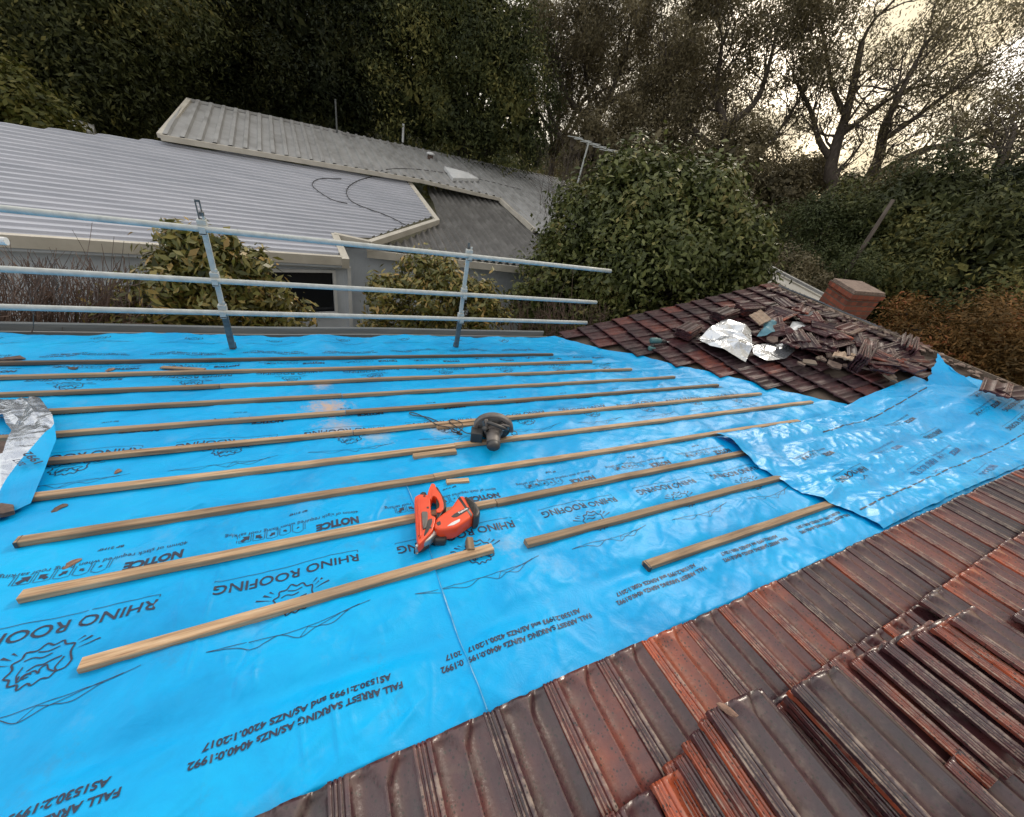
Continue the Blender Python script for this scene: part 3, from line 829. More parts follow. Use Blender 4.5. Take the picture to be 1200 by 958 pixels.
def H(a, t):
    """height of the membrane over the deck: slack between the battens, pinned under them"""
    a = np.asarray(a, float); t = np.asarray(t, float)
    d = np.min(np.abs(t[..., None] - np.array(BAT)), -1)
    pin = 1 - 0.92 * np.exp(-(d / 0.05) ** 2)
    h = 0.011 + 0.011 * fbm(a * 2.3, t * 3.0, 21, 3) + 0.0045 * ridged(a * 5 + t * 2.2, t * 6 - a * 3.5, 4, 3)
    far_ = np.clip((a - 1.2) / 2.5, 0, 1) * 0.8 + 0.25
    h = h + far_ * 0.0055 * ridged(a * 4.2 - t * 3.2, t * 2.6 + a * 1.2, 44, 3)
    # long creases across the lower strip
    for (ac, t0, t1, sl) in ((-.47, 1.0, 1.75, .05), (-.36, .98, 1.10, -.15), (-.27, .86, 1.03, -.1), (-.13, .62, .93, -.12), (-.045, .60, .80, -.08), (0.95, 1.2, 1.55, .05), (0.80, 1.75, 2.15, .02), (1.6, .7, 1.0, .2)):
        m = np.clip((t - t0) / .05, 0, 1) * np.clip((t1 - t) / .05, 0, 1)
        h = h + m * 0.006 * np.exp(-((a - ac - sl * (t - t0)) / 0.007) ** 2)
    # short random creases and the sag between rafters
    rs = np.random.default_rng(9)
    for i in range(120):
        ac, tc_c = rs.uniform(-1.6, 3.2), rs.uniform(.62, 2.3); an = rs.normal(1.45, .45) if i % 3 else rs.uniform(0, 3.1); ln = rs.uniform(.06, .26); hh_ = rs.uniform(-.0055, .007)
        da, dt_ = a - ac, t - tc_c
        p = da * math.cos(an) + dt_ * math.sin(an); q = -da * math.sin(an) + dt_ * math.cos(an) + .02 * np.sin(p * 14)
        h = h + hh_ * np.exp(-(q / .0075) ** 2) * np.exp(-(p / ln) ** 4) * np.clip((t - .60) / .06, 0, 1)
    h = h + .006 * np.cos(a * 2 * math.pi / .6)
    h = np.maximum(h, 0.0015)
    gut = np.clip((t - 4.45) / .4, 0, 1)
    h = h + gut * (0.02 + 0.018 * vn(a * 2.1, t * 1.5, 77) + 0.014 * vn(a * 5.1, t * 3, 78))
    return h * pin - 0.047 * np.clip((0.582 - t) / .03, 0, 1)


def S(a, t, off=0.0):
    """a point of the membrane: over the slope, turning up the far roof past the valley"""
    a = np.asarray(a, float); t = np.asarray(t, float)
    n = H(a, t) + off
    X = a; Y = t * CT - (D0 - n) * ST; Z = -t * ST - (D0 - n) * CT
    zw = -2.31 + TANW * (X - 3.15) + 0.004 + off + 0.5 * H(a, t)
    zw = np.where(X > RIDGE_X, -2.31 + TANW * (2 * RIDGE_X - X - 3.15) + off, zw)
    k = 0.03
    d = np.clip(0.5 + 0.5 * (zw - Z) / k, 0, 1)
    Z = Z * (1 - d) + zw * d + k * d * (1 - d)
    return np.stack([X, Y, Z], -1)


def sheet(name, aL, aR, t0, t1, nu, nv, off, edge_curl=0.0, wob=0.0):
    u = np.linspace(0, 1, nu); v = np.linspace(0, 1, nv)
    U_, V_ = np.meshgrid(u, v, indexing='ij')
    T = t0 + (t1 - t0) * V_
    l = aL(T) if callable(aL) else aL + T * 0
    r = aR(T) if callable(aR) else aR + T * 0
    T = T + wob * V_ ** 8 * (0.05 * vn(U_ * 16, U_ * 0, 12) + .02 * vn(U_ * 50, U_ * 0, 13))
    A = l + (r - l) * U_
    P = S(A, T, off)
    if edge_curl:
        w = np.clip((U_ - (1 - 0.02)) / 0.02, 0, 1) ** 2 * np.clip((1.9 - T) / .3, 0, 1)
        P[..., 2] += w * edge_curl * (0.6 + 0.4 * vn(T * 6, T * 0, 3))
    o = mesh(name, P.reshape(-1, 3), grid_faces(nu, nv), M_SHEET, smooth=True)
    return o


def vx_t(T):
    Y = T * CT - D0 * ST
    return 3.15 + (main_z(Y) + 2.31) / TANW


def right_edge(T):
    return vx_t(T) + 0.16 + 0.06 * vn(T * 2.5, T * 0, 6)


SEAM = lambda T: 0.378 + 0.008 * np.sin(T * 5.0)
s_up = sheet('roof_membrane', -4.2, right_edge, 1.80, 4.99, 380, 170, 0.0, wob=1.0)
tag(s_up, 'blue printed membrane running back to the gutter under the long battens', 'roof membrane')
s_r = sheet('roof_membrane', 0.30, lambda T: np.minimum(right_edge(T), 6.4), 0.515, 1.93, 480, 170, 0.0025)
tag(s_r, 'blue printed membrane in front, right of the pale lap seam', 'roof membrane')
s_l = sheet('roof_membrane', -2.2, SEAM, 0.515, 1.93, 420, 250, 0.0055, edge_curl=0.006)
tag(s_l, 'blue printed membrane at the front left, ending in the pale lap seam', 'roof membrane')
M_EDGE = noise_m('raw_sheet_edge', [(0.35, (0.01, 0.28, 0.58)), (0.75, (0.22, 0.48, 0.68))], 14, .5)
# raw edge of the lap, paler with its highlight painted in
tt = np.linspace(.57, 1.86, 60)
e0 = S(SEAM(tt) - .001, tt, .0125); e1 = S(SEAM(tt) + .004 + .0035 * vn(tt * 5, tt * 0, 2), tt, .0075)
mesh('lap_edge', np.concatenate([e0, e1]), [[i, i + 1, 61 + i, 60 + i] for i in range(59)], M_EDGE, s_l)


# ------------------------------------------------------------------ printing on the membrane
def glyphs(txt, w, cap, bold=0.0, shear=0.0):
    """flat text as vertices in a box 0..w by 0..cap (cap height) and its faces"""
    cu = bpy.data.curves.new('text', 'FONT')
    cu.body = txt; cu.size = 1.0; cu.offset = bold; cu.shear = shear; cu.fill_mode = 'FRONT'; cu.resolution_u = 3
    o = bpy.data.objects.new('text', cu); COL.objects.link(o)
    bpy.context.view_layer.update()
    me = bpy.data.meshes.new_from_object(o.evaluated_get(bpy.context.evaluated_depsgraph_get()))
    bm = bmesh.new(); bm.from_mesh(me)
    bpy.data.objects.remove(o); bpy.data.curves.remove(cu); bpy.data.meshes.remove(me)
    xs = [v.co.x for v in bm.verts]
    x0, x1 = min(xs), max(xs)
    CAPH = 0.72
    for v in bm.verts:
        v.co.x = (v.co.x - x0) / (x1 - x0) * w; v.co.y = v.co.y / CAPH * cap; v.co.z = 0
    return bm


def stroke(pts, wid):
    """a drawn line as a thin ribbon in the print's plane"""
    P = np.asarray(pts, float)
    T = np.gradient(P, axis=0); T /= np.linalg.norm(T, axis=1)[:, None] + 1e-9
    N = np.stack([-T[:, 1], T[:, 0]], 1)
    w = np.full(len(P), wid) if np.isscalar(wid) else np.asarray(wid)
    Vs = np.concatenate([P + N * w[:, None] / 2, P - N * w[:, None] / 2]); n = len(P)
    return Vs, [[i, i + 1, n + i + 1, n + i] for i in range(n - 1)]


def spline(pts, n=40, closed=False):
    P = np.asarray(pts, float)
    if closed: P = np.vstack([P[-1:], P, P[:2]])
    else: P = np.vstack([2 * P[0] - P[1], P, 2 * P[-1] - P[-2]])
    out = []
    m = len(P) - 3
    for q in np.linspace(0, m - 1e-6, n):
        i = int(q); f = q - i
        a, b, c, d = P[i:i + 4]
        out.append(0.5 * ((2 * b) + (-a + c) * f + (2 * a - 5 * b + 4 * c - d) * f * f + (-a + 3 * b - 3 * c + d) * f ** 3))
    return np.array(out)


def cut_grid(bm, step, x0, x1, y0, y1):
    for x in np.arange(math.floor(x0 / step) * step, x1 + step, step):
        bmesh.ops.bisect_plane(bm, geom=bm.verts[:] + bm.edges[:] + bm.faces[:], plane_co=(x, 0, 0), plane_no=(1, 0, 0))
    for y in np.arange(math.floor(y0 / step) * step, y1 + step, step):
        bmesh.ops.bisect_plane(bm, geom=bm.verts[:] + bm.edges[:] + bm.faces[:], plane_co=(0, y, 0), plane_no=(0, 1, 0))


def add_ribbon(bm, pts, wid):
    V, Fs = stroke(pts, wid)
    vs = [bm.verts.new((p[0], p[1], 0)) for p in V]
    for q in Fs:
        try: bm.faces.new([vs[i] for i in q])
        except ValueError: pass


def add_poly(bm, pts):
    vs = [bm.verts.new((p[0], p[1], 0)) for p in pts]
    bm.faces.new(vs)


def add_text(bm, txt, x, y, w, cap, bold=0.0):
    b2 = glyphs(txt, w, cap, bold)
    me = bpy.data.meshes.new('x'); 
    for v in b2.verts: v.co.x += x; v.co.y += y
    b2.to_mesh(me); b2.free(); bm.from_mesh(me); bpy.data.meshes.remove(me)


def print_unit():
    """one repeat of the printing, read with x to the right and y up; x = 0 at the left end of the name, y = 0 at its baseline"""
    bm = bmesh.new()
    add_text(bm, 'RHINO ROOFING', 0, 0, 0.522, 0.047, 0.012)
    add_ribbon(bm, [(0.0, -.012), (0.0, -.024), (0.001, -.025)], .0025)
    add_ribbon(bm, np.stack([np.linspace(0, .524, 24), np.full(24, -.025)], 1), .0022)
    add_ribbon(bm, [(0.524, -.025), (0.524, -.018)], .0022)
    # crest: an animal's head with the horn, and speed wedges either side
    c = (0.25, 0.152)
    W = .0042
    P = lambda L_: [(c[0] + x * .001, c[1] + y * .001) for x, y in L_]
    add_ribbon(bm, spline(P([(-74, 12), (-66, 34), (-48, 40), (-40, 58), (-22, 54), (-8, 70), (6, 58), (22, 72), (30, 52), (50, 50), (56, 28), (72, 18), (62, -4), (70, -24), (52, -34), (50, -54), (26, -54), (10, -74), (-10, -60), (-32, -66), (-44, -46), (-66, -42), (-64, -16), (-74, 12)]), 70), W * 1.25)
    add_ribbon(bm, spline(P([(-52, -6), (-40, 22), (-50, 40), (-26, 24), (-16, 6), (-4, 14), (-6, 30), (8, 16), (24, 26), (34, 44), (38, 22)]), 40), W)
    add_ribbon(bm, spline(P([(-45, -10), (-25, -6), (-6, 2), (10, 0), (26, 12)]), 16), W)
    add_ribbon(bm, spline(P([(10, 26), (22, 20), (30, 28), (24, 36), (14, 32)]), 14), W)
    add_ribbon(bm, spline(P([(-18, -28), (4, -22), (26, -30), (44, -24)]), 14), W * .9)
    add_ribbon(bm, spline(P([(-30, -46), (-5, -40), (22, -48)]), 12), W * .9)
    add_ribbon(bm, spline(P([(36, 40), (44, 18), (40, -6)]), 10), W * .8)
    for sgn in (-1, 1):
        for (a0, b0, a1, b1, hw) in ((70, -30, 128, -54, 7), (74, -52, 104, -76, 9), (66, -68, 84, -88, 6)):
            q = np.array([a0, b0]); e = np.array([a1, b1]); d = (e - q) / np.linalg.norm(e - q); n = np.array([-d[1], d[0]])
            add_poly(bm, P([(sgn * p[0], p[1] * .75 + 2) for p in (q, e + n * hw * .55, e - n * hw * .55)][::sgn]))
    # hill outline underneath
    hl = [(-.02, .265), (.06, .285), (.12, .318), (.17, .31), (.225, .335), (.29, .30), (.36, .322), (.43, .30), (.50, .288)]
    add_ribbon(bm, spline(hl, 60), .0022)
    add_ribbon(bm, spline([(.02, .272), (.10, .29), (.17, .31)], 20), .002)
    add_ribbon(bm, spline([(.06, .285), (.13, .29), (.225, .30), (.29, .30), (.40, .292), (.50, .288)], 30), .002)
    add_ribbon(bm, [(.17, .31), (.20, .30), (.225, .335)], .002)
    # the notice above the name: wording and a row of sagging bays with arrows
    add_text(bm, 'NOTICE', -.026, -.246, .19, .040, .05)
    add_text(bm, '40mm of slack required when fixing roof sarking', -.03, -.298, .56, .021, 0.0)
    xs = [.215 + .0525 * i for i in range(6)]
    for i, x in enumerate(xs):
        for q in (-.004, .004):
            add_ribbon(bm, [(x + q, -.238), (x + q, -.282)], .0022)
        if i < 5:
            add_ribbon(bm, spline([(x + .004, -.236), (x + .026, -.225 - .012 * (i / 4)), (xs[i + 1] - .004, -.236)], 10), .002)
            k = .4 + .85 * i / 4
            cx_, cy_ = x + .026, -.256
            pts = [(-.5, .2), (.05, .2), (.05, .5), (.6, 0), (.05, -.5), (.05, -.2), (-.5, -.2)]
            an = math.radians(-45 if i % 2 else 225)
            pp = [(cx_ + .03 * k * (px * math.cos(an) - py * math.sin(an)), cy_ + .03 * k * (px * math.sin(an) + py * math.cos(an))) for px, py in pts]
            add_poly(bm, pp)
    # standards, two lines
    add_text(bm, 'FALL ARREST SARKING AS/NZs 4040.0:1992', -.075, .612, .56, .0200, .032)
    add_text(bm, 'AS1530.2:1993 and AS/NZS 4200.1:2017', -.045, .576, .505, .0200, .032)
    add_text(bm, 'BP 21HF', 0.20, -.365, .08, .014, 0.02)
    bmesh.ops.triangulate(bm, faces=bm.faces[:])
    cut_grid(bm, .06, -.1, .65, -.36, .64)
    bm.verts.index_update()
    V = np.array([v.co[:] for v in bm.verts]); Fs = [[v.index for v in f.verts] for f in bm.faces]
    bm.free()
    return V, Fs


UV_, UF_ = print_unit()
UFC = np.array([UV_[f].mean(0) for f in UF_])


def print_on(sheet_obj, reps, off, keep):
    """the repeats (a, t) of the name's left end and baseline, upside down for someone up the slope; faces are kept where keep(a, t)"""
    for (a0, t0) in reps:
        a = a0 - UV_[:, 0]; t = t0 - UV_[:, 1]
        ca = a0 - UFC[:, 0]; ct = t0 - UFC[:, 1]
        k = keep(ca, ct)
        if not k.any(): continue
        P = S(a, t, off)
        yy = UFC[:, 1]
        for nm_, kk in (('printed_notice', k & (yy < -.1)), ('printed_crest', k & (yy >= -.1) & (yy < .45)), ('printed_standards', k & (yy >= .45))):
            Fs = [UF_[j] for j in np.nonzero(kk)[0]]
            if not Fs: continue
            used = sorted({i for f in Fs for i in f}); mp_ = {u: i for i, u in enumerate(used)}
            mesh(nm_, P[used], [[mp_[i] for i in f] for f in Fs], M_INK, sheet_obj)


print_on(s_l, [(.073 + .69 * k, 1.381) for k in range(-2, 2)], .0075, lambda a, t: (a < SEAM(t) - .004) & (t > .585) & (t < 1.915) & (a > -2))
print_on(s_r, [(.846 + .6975 * k, 1.381) for k in range(0, 5)], .0045, lambda a, t: (a > SEAM(t) + .008) & (t > .585) & (t < 1.915) & (a < 3.3))
print_on(s_up, [(.376 + .68 * k, 2.604) for k in range(-4, 7)] + [(.70 + .70 * k, 3.80) for k in range(-6, 5)] + [(.5 + .70 * k, 4.995) for k in range(-5, 4)], .002, lambda a, t: (t > 2.06) & (t < 4.85) & (a > -4) & (a < right_edge(t) - .05))
# ------------------------------------------------------------------ battens
def batten_mesh(name, length, w, h, seed, m, parent=None):
    n = max(2, int(length / 0.08))
    xs = np.linspace(0, length, n + 1)
    sec = [(-w / 2 + .002, 0), (w / 2 - .002, 0), (w / 2, .002), (w / 2, h - .003), (w / 2 - .003, h), (-w / 2 + .003, h), (-w / 2, h - .003), (-w / 2, .002)]
    V = []
    for x in xs:
        dy = 0.008 * float(vn(x * .7, 0, seed)) + .0012 * float(vn(x * 7, 0, seed + 3)); dz = 0.0015 * float(vn(x * 1.5, 1, seed)) + .0006 * float(vn(x * 9, 2, seed + 3))
        for (y, z) in sec:
            V.append((x + (.002 * float(vn(y * 90, z * 90, seed)) if x in (xs[0], xs[-1]) else 0), y + dy, max(0, z + dz)))
    k = len(sec); Fs = []
    for i in range(n):
        for j in range(k):
            j2 = (j + 1) % k
            Fs.append([i * k + j, i * k + j2, (i + 1) * k + j2, (i + 1) * k + j])
    Fs.append(list(range(k))); Fs.append([n * k + j for j in range(k)][::-1])
    return mesh(name, V, [f[::-1] for f in Fs], m, parent, local=True)


def batten(a0, a1, t, label, m=M_PINE, w=0.042, h=0.026, rz=0.0, n=0.0065, seed=1, name='timber_batten', group='timber battens on the blue membrane', cat='batten'):
    o = batten_mesh(name, a1 - a0, w, h, seed, m)
    o.matrix_world = roof_frame(a0, t, n, rz)
    tag(o, label, cat, group)
    return o


B = [4.174 - .33 * k for k in range(11)]
BL = [(-4.0, 2.78, 0, M_DARKT, 'dark weathered batten nearest the gutter, farthest of all the battens'),
      (-4.0, 3.19, 1, M_GREYT, 'grey batten second from the gutter, one unbroken length'),
      (-4.0, -.745, 2, M_GREYT, 'left length of the third batten from the gutter, with its joint above the foil flap'),
      (-.741, 3.58, 2, M_GREYT, 'right length of the third batten from the gutter, ending near the valley'),
      (-1.75, .127, 3, M_GREYT, 'left length of the fourth batten from the gutter, starting behind the silver foil flap'),
      (.131, 4.01, 3, M_GREYT, 'right length of the fourth batten from the gutter, from the joint to the valley'),
      (-1.72, .129, 4, M_GREYT, 'left length of the fifth batten from the gutter, crossing the orange saw dust patch'),
      (.133, 4.42, 4, M_GREYT, 'right length of the fifth batten from the gutter, passing behind the saw cable'),
      (-1.36, .152, 5, M_PINE, 'left length of the sixth batten from the gutter, starting at the blue folded flap corner'),
      (.156, 4.78, 5, M_PINE, 'right length of the sixth batten from the gutter, running behind the circular saw'),
      (-1.30, .782, 6, M_PINE, 'left length of the seventh batten from the gutter, ending left of the circular saw'),
      (.786, 5.29, 6, M_PINE, 'right length of the seventh batten from the gutter, under the circular saw'),
      (-1.175, .545, 7, M_PINE, 'left length of the batten just above the nail gun handle, dark at its left end'),
      (.549, 4.40, 7, M_PINE, 'right length of the batten just beyond the nail gun, going under the crumpled sheet corner'),
      (-1.03, .815, 8, M_PINE, 'left length of the batten that the orange nail gun lies across'),
      (.819, 3.22, 8, M_PINE, 'right length of the batten that starts beside the nail gun motor'),
      (-.755, .665, 9, M_PINE, 'short front batten in the lower left, ending just below the nail gun'),
      (.835, 3.10, 9, M_GREYT, 'grey front batten starting right of the nail gun and running under the crumpled sheet'),
      (1.335, 3.08, 10, M_PINE, 'batten nearest the laid tiles, with a black left end')]
for i, (a0, a1, k, m, lb) in enumerate(BL):
    dt = {16: -.025, 17: .0}.get(i, 0)
    rz = {16: .03, 14: .0}.get(i, 0.0)
    o = batten(a0, a1, B[k] + dt, lb, m, seed=10 + i * 3, rz=rz, w=0.044 if k > 5 else .04, h=.027)
    if i in (12, 18):       # the burnt or painted end
        e = mesh('blackened_end', [(-.0015, y, z) for y, z in ((-.0205, .001), (.0205, .001), (.0205, .0265), (-.0205, .0265))] + [(.012, y, z) for y, z in ((-.0235, -.0005), (.0235, -.0005), (.0235, .0285), (-.0235, .0285))],
                 [[0, 1, 2, 3], [0, 4, 5, 1], [1, 5, 6, 2], [2, 6, 7, 3], [3, 7, 4, 0]], M_BLACKP, o, local=True)

OC = [((484, 537), (534, 531), .042, .027, M_PINE, 'pale offcut lying against the batten left of the circular saw', 0.007),
      ((512, 504), (556, 500), .042, .027, M_PINE, 'offcut set against the sixth batten beside the circular saw', 0.007),
      ((523, 568), (549, 566), .04, .024, M_PINE, 'short offcut block just above the nail gun', 0.007),
      ((190, 431), (240, 434), .05, .012, M_GREYT, 'flat grey offcut between the two battens nearest the gutter', 0.02)]
for i, (p, q, w, h, m, lb, n) in enumerate(OC):
    a0, t0 = at(*p, n); a1, t1 = at(*q, n)
    L_b = math.hypot(a1 - a0, t1 - t0)
    batten(a0, a0 + L_b, t0, lb, m, w, h, math.atan2(t1 - t0, a1 - a0), n, 90 + i, 'timber_offcut', 'offcuts lying on the membrane', 'offcut')
a0, t0 = at(547, 640, .02)
o = batten_mesh('timber_offcut', .07, .032, .035, 61, M_GREYT)
o.matrix_world = roof_frame(a0 - .005, t0 - .04, .008, 1.35, .2, -.1)
tag(o, 'stub of grey offcut standing at the end of the front batten below the nail gun', 'offcut', 'offcuts lying on the membrane')

# broken chips of tile on the membrane
def chip(px, py, s, seed, m, label, flat=.45):
    rng = random.Random(seed)
    bm = bmesh.new()
    s = s * .72
    bmesh.ops.create_icosphere(bm, subdivisions=2, radius=s)
    for v in bm.verts:
        v.co *= 1 + .45 * float(vn(v.co.x / s * 1.4 + seed, v.co.y / s * 1.4 + v.co.z / s, seed))
        v.co.z = max(v.co.z * flat, -s * .2)
    o = from_bm('tile_chip', bm, m)
    o.matrix_world = Matrix.Translation(Vector(S(*at(px, py, .008), .2 * s))) @ ROOF_ROT @ Matrix.Rotation(rng.uniform(0, 3), 4, 'Z') @ Matrix.Diagonal((1.5, .9, 1, 1))
    tag(o, label, 'tile chip', 'broken bits lying on the membrane')


M_CHIP = noise_m('broken_clay', [(0.3, (0.12, 0.07, 0.05)), (0.7, (0.33, 0.2, 0.15))], 30, .9, bump=.5)
chip(83, 661, .026, 4, M_CHIP, 'pale broken tile chip above the NOTICE arrows at the far left')
chip(70, 598, .026, 7, M_RUST, 'dark broken chip beside the folded flap')
chip(138, 552, .02, 9, M_CHIP, 'small clay chip between the two battens left of centre')
chip(129, 434, .04, 12, M_CHIP, 'orange clay shard between the two battens nearest the gutter', .25)
chip(86, 433, .03, 15, M_RUST, 'brown shard beside the farthest batten at the left')
chip(12, 421, .07, 18, M_RUST, 'dark lump of debris on the farthest batten at the left edge', .35)


# ------------------------------------------------------------------ crumpled loose sheet on the right
def wing_surf_hit(px, py, n=0.0):
    """where the picture shows the membrane: the nearer of the two slopes"""
    p = onroof(px, py, n); q = onwing(px, py, n)
    return p if p[1] * p[1] + p[0] * p[0] < q[0] * q[0] + q[1] * q[1] else q


def catmull(pts, n):
    P = np.asarray(pts, float); d = np.r_[0, np.cumsum(np.linalg.norm(np.diff(P, axis=0), axis=1))]
    x = np.linspace(0, d[-1], n)
    return np.stack([np.interp(x, d, P[:, i]) for i in range(P.shape[1])], 1)


def atXY(px, py, n=0.03):
    p = wing_surf_hit(px, py, n)
    return p[:2]


NU, NV = 460, 280
top = catmull([atXY(833, 510), atXY(880, 505), atXY(932, 496), atXY(1005, 470), atXY(1071, 442), atXY(1094, 450), (7.52, 1.42), (7.62, 1.05), (7.70, .80), (7.75, .3), (7.78, -.4)], NU)
bot = catmull([atXY(1036, 620), atXY(1062, 607), atXY(1120, 580), atXY(1200, 544), (7.2, .30), (8.2, -.55)], NU)
lef = catmull([atXY(1036, 620), atXY(1012, 607), atXY(975, 592), atXY(940, 577), atXY(914, 562), atXY(890, 550), atXY(868, 533), atXY(850, 519), atXY(833, 510)], NV)
rig = catmull([(8.2, -.55), (7.78, -.4)], NV)
u = np.linspace(0, 1, NU)[:, None, None]; v = np.linspace(0, 1, NV)[None, :, None]
XY = (1 - v) * bot[:, None] + v * top[:, None] + (1 - u) * lef[None] + u * rig[None] - ((1 - u) * (1 - v) * bot[0] + u * (1 - v) * bot[-1] + (1 - u) * v * top[0] + u * v * top[-1])


def crumple(X, Y):
    """folds of the loose sheet, mostly running across it, dying out on the far roof"""
    c, s_ = math.cos(-0.28), math.sin(-0.28)
    p = X * c + Y * s_; q = -X * s_ + Y * c
    wx = p + .25 * fbm(p * 1.3, q * 2.2, 61, 2); wy = q + .16 * fbm(p * 1.6, q * 2.0, 62, 2)
    r1 = ridged(wx * 1.0, wy * 4.6, 71, 2)
    r2 = ridged(wx * 2.6 + 3, wy * 8.5, 72, 3)
    r3 = ridged(wx * 8.5 + wy * 4, wy * 14 - wx * 2.0, 73, 2)
    r4 = ridged(wx * 5.5 - wy * 5, wy * 4.5 + wx * 3, 74, 2)
    calm = np.clip((X - 6.2) / 1.1, 0, 1) * .72
    f1 = facet(wx * 1.7, wy * 5.5, 81); f2 = facet(wx * 4.2 + wy * 2.2, wy * 8.5 - wx * 1.2, 82); f3 = facet(wx * 9 - wy * 5, wy * 13 + wx * 3, 83)
    return (0.006 * np.maximum(r1, -.3) + 0.003 * np.maximum(r2, -.3) + .016 * f1 + .0085 * f2 + .0042 * f3) * (1 - calm)


def CS(X, Y, off=0.0):
    t = (np.asarray(Y) + D0 * ST) / CT
    base = S(X, t, 0.0)
    z = base.copy()
    # it lies over the battens it covers
    z[..., 2] += 0.03 + crumple(X, Y) + off
    return z


P = CS(XY[..., 0], XY[..., 1])
U2, V2 = np.meshgrid(np.linspace(0, 1, NU), np.linspace(0, 1, NV), indexing='ij')
P[..., 2] -= np.clip(1 - U2 / .02, 0, 1) * .006                      # the free left edge
lift = np.clip(1 - U2 / .035, 0, 1) ** 1.5 * np.exp(-((V2 - .82) / .16) ** 2) * .045
P[..., 2] += lift
P[..., 2] -= np.clip(1 - V2 / .03, 0, 1) * .018
crump = mesh('crumpled_membrane', P.reshape(-1, 3), grid_faces(NU, NV), M_CRUMP, smooth=True)
tag(crump, 'loose crumpled blue sheet lying over the valley on the right', 'loose sheet')
# printing on it: rows turned along its own length
ea, eb = np.array(atXY(960, 510)), np.array(atXY(1085, 455))
dr = (ea - eb) / np.linalg.norm(ea - eb)            # reading direction, right to left in the picture
dn = np.array([dr[1], -dr[0]])
if np.dot(dn, (0, -1)) < 0: dn = -dn                # the top of the letters points up the slope
for (px, py, rows) in ((1200, 486, (0,)), (1098, 505, (0,)), (1010, 548, (0,)), (1196, 465, (0,)), (1090, 540, (1,)), (1160, 545, (1,))):
    q0 = np.array(atXY(px, py))
    X = q0[0] + dr[0] * UV_[:, 0] + dn[0] * UV_[:, 1]; Y = q0[1] + dr[1] * UV_[:, 0] + dn[1] * UV_[:, 1]
    Xc = q0[0] + dr[0] * UFC[:, 0] + dn[0] * UFC[:, 1]; Yc = q0[1] + dr[1] * UFC[:, 0] + dn[1] * UFC[:, 1]
    yt = np.interp(Xc, top[:, 0], top[:, 1]); yb = np.interp(Xc, bot[:, 0], bot[:, 1])
    k = (Xc > 3.25) & (Xc < 7.7) & (Yc < yt - .06) & (Yc > yb + .05) & (UFC[:, 1] < .1) & (UFC[:, 1] > -.33)
    if not k.any(): continue
    Pp = CS(X, Y, .003); Fs = [UF_[f] for f in np.nonzero(k)[0]]
    used = sorted({i for f in Fs for i in f}); mp_ = {u_: i for i, u_ in enumerate(used)}
    mesh('printed_lettering', Pp[used], [[mp_[i] for i in f] for f in Fs], M_INK2 if rows[0] else M_INK, crump)
# ruled line printed along its edge
e = catmull([atXY(960, 510), atXY(1085, 455)], 90)
P0 = CS(e[:, 0], e[:, 1], .003); P1 = CS(e[:, 0], e[:, 1] - .012, .003)
mesh('ruled_line', np.concatenate([P0, P1]), [[i, i + 1, 91 + i, 90 + i] for i in range(89) if i % 9], M_INK, crump)
e = catmull([atXY(1003, 600), atXY(1090, 560), atXY(1200, 508)], 120)
P0 = CS(e[:, 0], e[:, 1], .003); P1 = CS(e[:, 0], e[:, 1] - .010, .003)
mesh('ruled_line', np.concatenate([P0, P1]), [[i, i + 1, 121 + i, 120 + i] for i in range(119) if i % 4], M_INK, crump)


def patch(name, corners, nu, nv, m, fn, parent=None, mats=None, midx=None, thick=0.0):
    """a bent sheet between four 3D corners (in order round it); fn(u, v) adds an offset vector"""
    a, b, c, d = [np.array(p, float) for p in corners]
    u = np.linspace(0, 1, nu)[:, None, None]; v = np.linspace(0, 1, nv)[None, :, None]
    P = (1 - u) * (1 - v) * a + u * (1 - v) * b + u * v * c + (1 - u) * v * d
    P = P + fn(u[..., 0] + 0 * v[..., 0], v[..., 0] + 0 * u[..., 0])
    o = mesh(name, P.reshape(-1, 3), grid_faces(nu, nv), m, parent, smooth=True, mats=mats, midx=midx(nu, nv) if midx else None)
    return o


# upright folded corner by the far ridge
p0 = onwing(1084, 452, .03); p1 = onwing(1146, 456, .03)
topc = far(1097, 414, math.hypot(*(onwing(1090, 440, .0)[:2])) + .12)
mid = far(1113, 432, math.hypot(*(onwing(1110, 450, .0)[:2])) + .06)


def fflap(u, v):
    w = np.zeros(u.shape + (3,))
    k = .028 * np.sin(u * 7 + v * 2) * np.sin(v * 3.1) + .012 * ridged(u * 3, v * 4, 5, 2)
    w[..., 0] = k; w[..., 1] = -.6 * k; w[..., 2] = .3 * k
    return w


fl = patch('folded_flap', [p0, p1, mid, topc], 40, 40, M_CRUMP, fflap)
tag(fl, 'upright folded corner of blue sheet standing against the ridge on the right', 'loose sheet')

# foil backed flap folded over at the left edge
fa = [onroof(-60, 640, .02), onroof(40, 588, .035), onroof(66, 512, .10), onroof(46, 466, .05), onroof(-30, 468, .04)]


def flapf(s, t):
    """s across (0 left .. 1 right free edge), t along from its near end to its far end"""
    e = catmull([onroof(36, 590, .03), onroof(50, 556, .06), onroof(66, 515, .11), onroof(63, 490, .10), onroof(47, 467, .06)], 60)
    l = catmull([onroof(-30, 622, .0), onroof(-45, 575, .05), onroof(-50, 530, .10), onroof(-50, 500, .10), onroof(-20, 468, .07)], 60)
    i = (t * 59)
    E = np.stack([np.interp(i, np.arange(60), e[:, k]) for k in range(3)], -1)
    L_l = np.stack([np.interp(i, np.arange(60), l[:, k]) for k in range(3)], -1)
    return L_l * (1 - s[..., None]) + E * s[..., None]


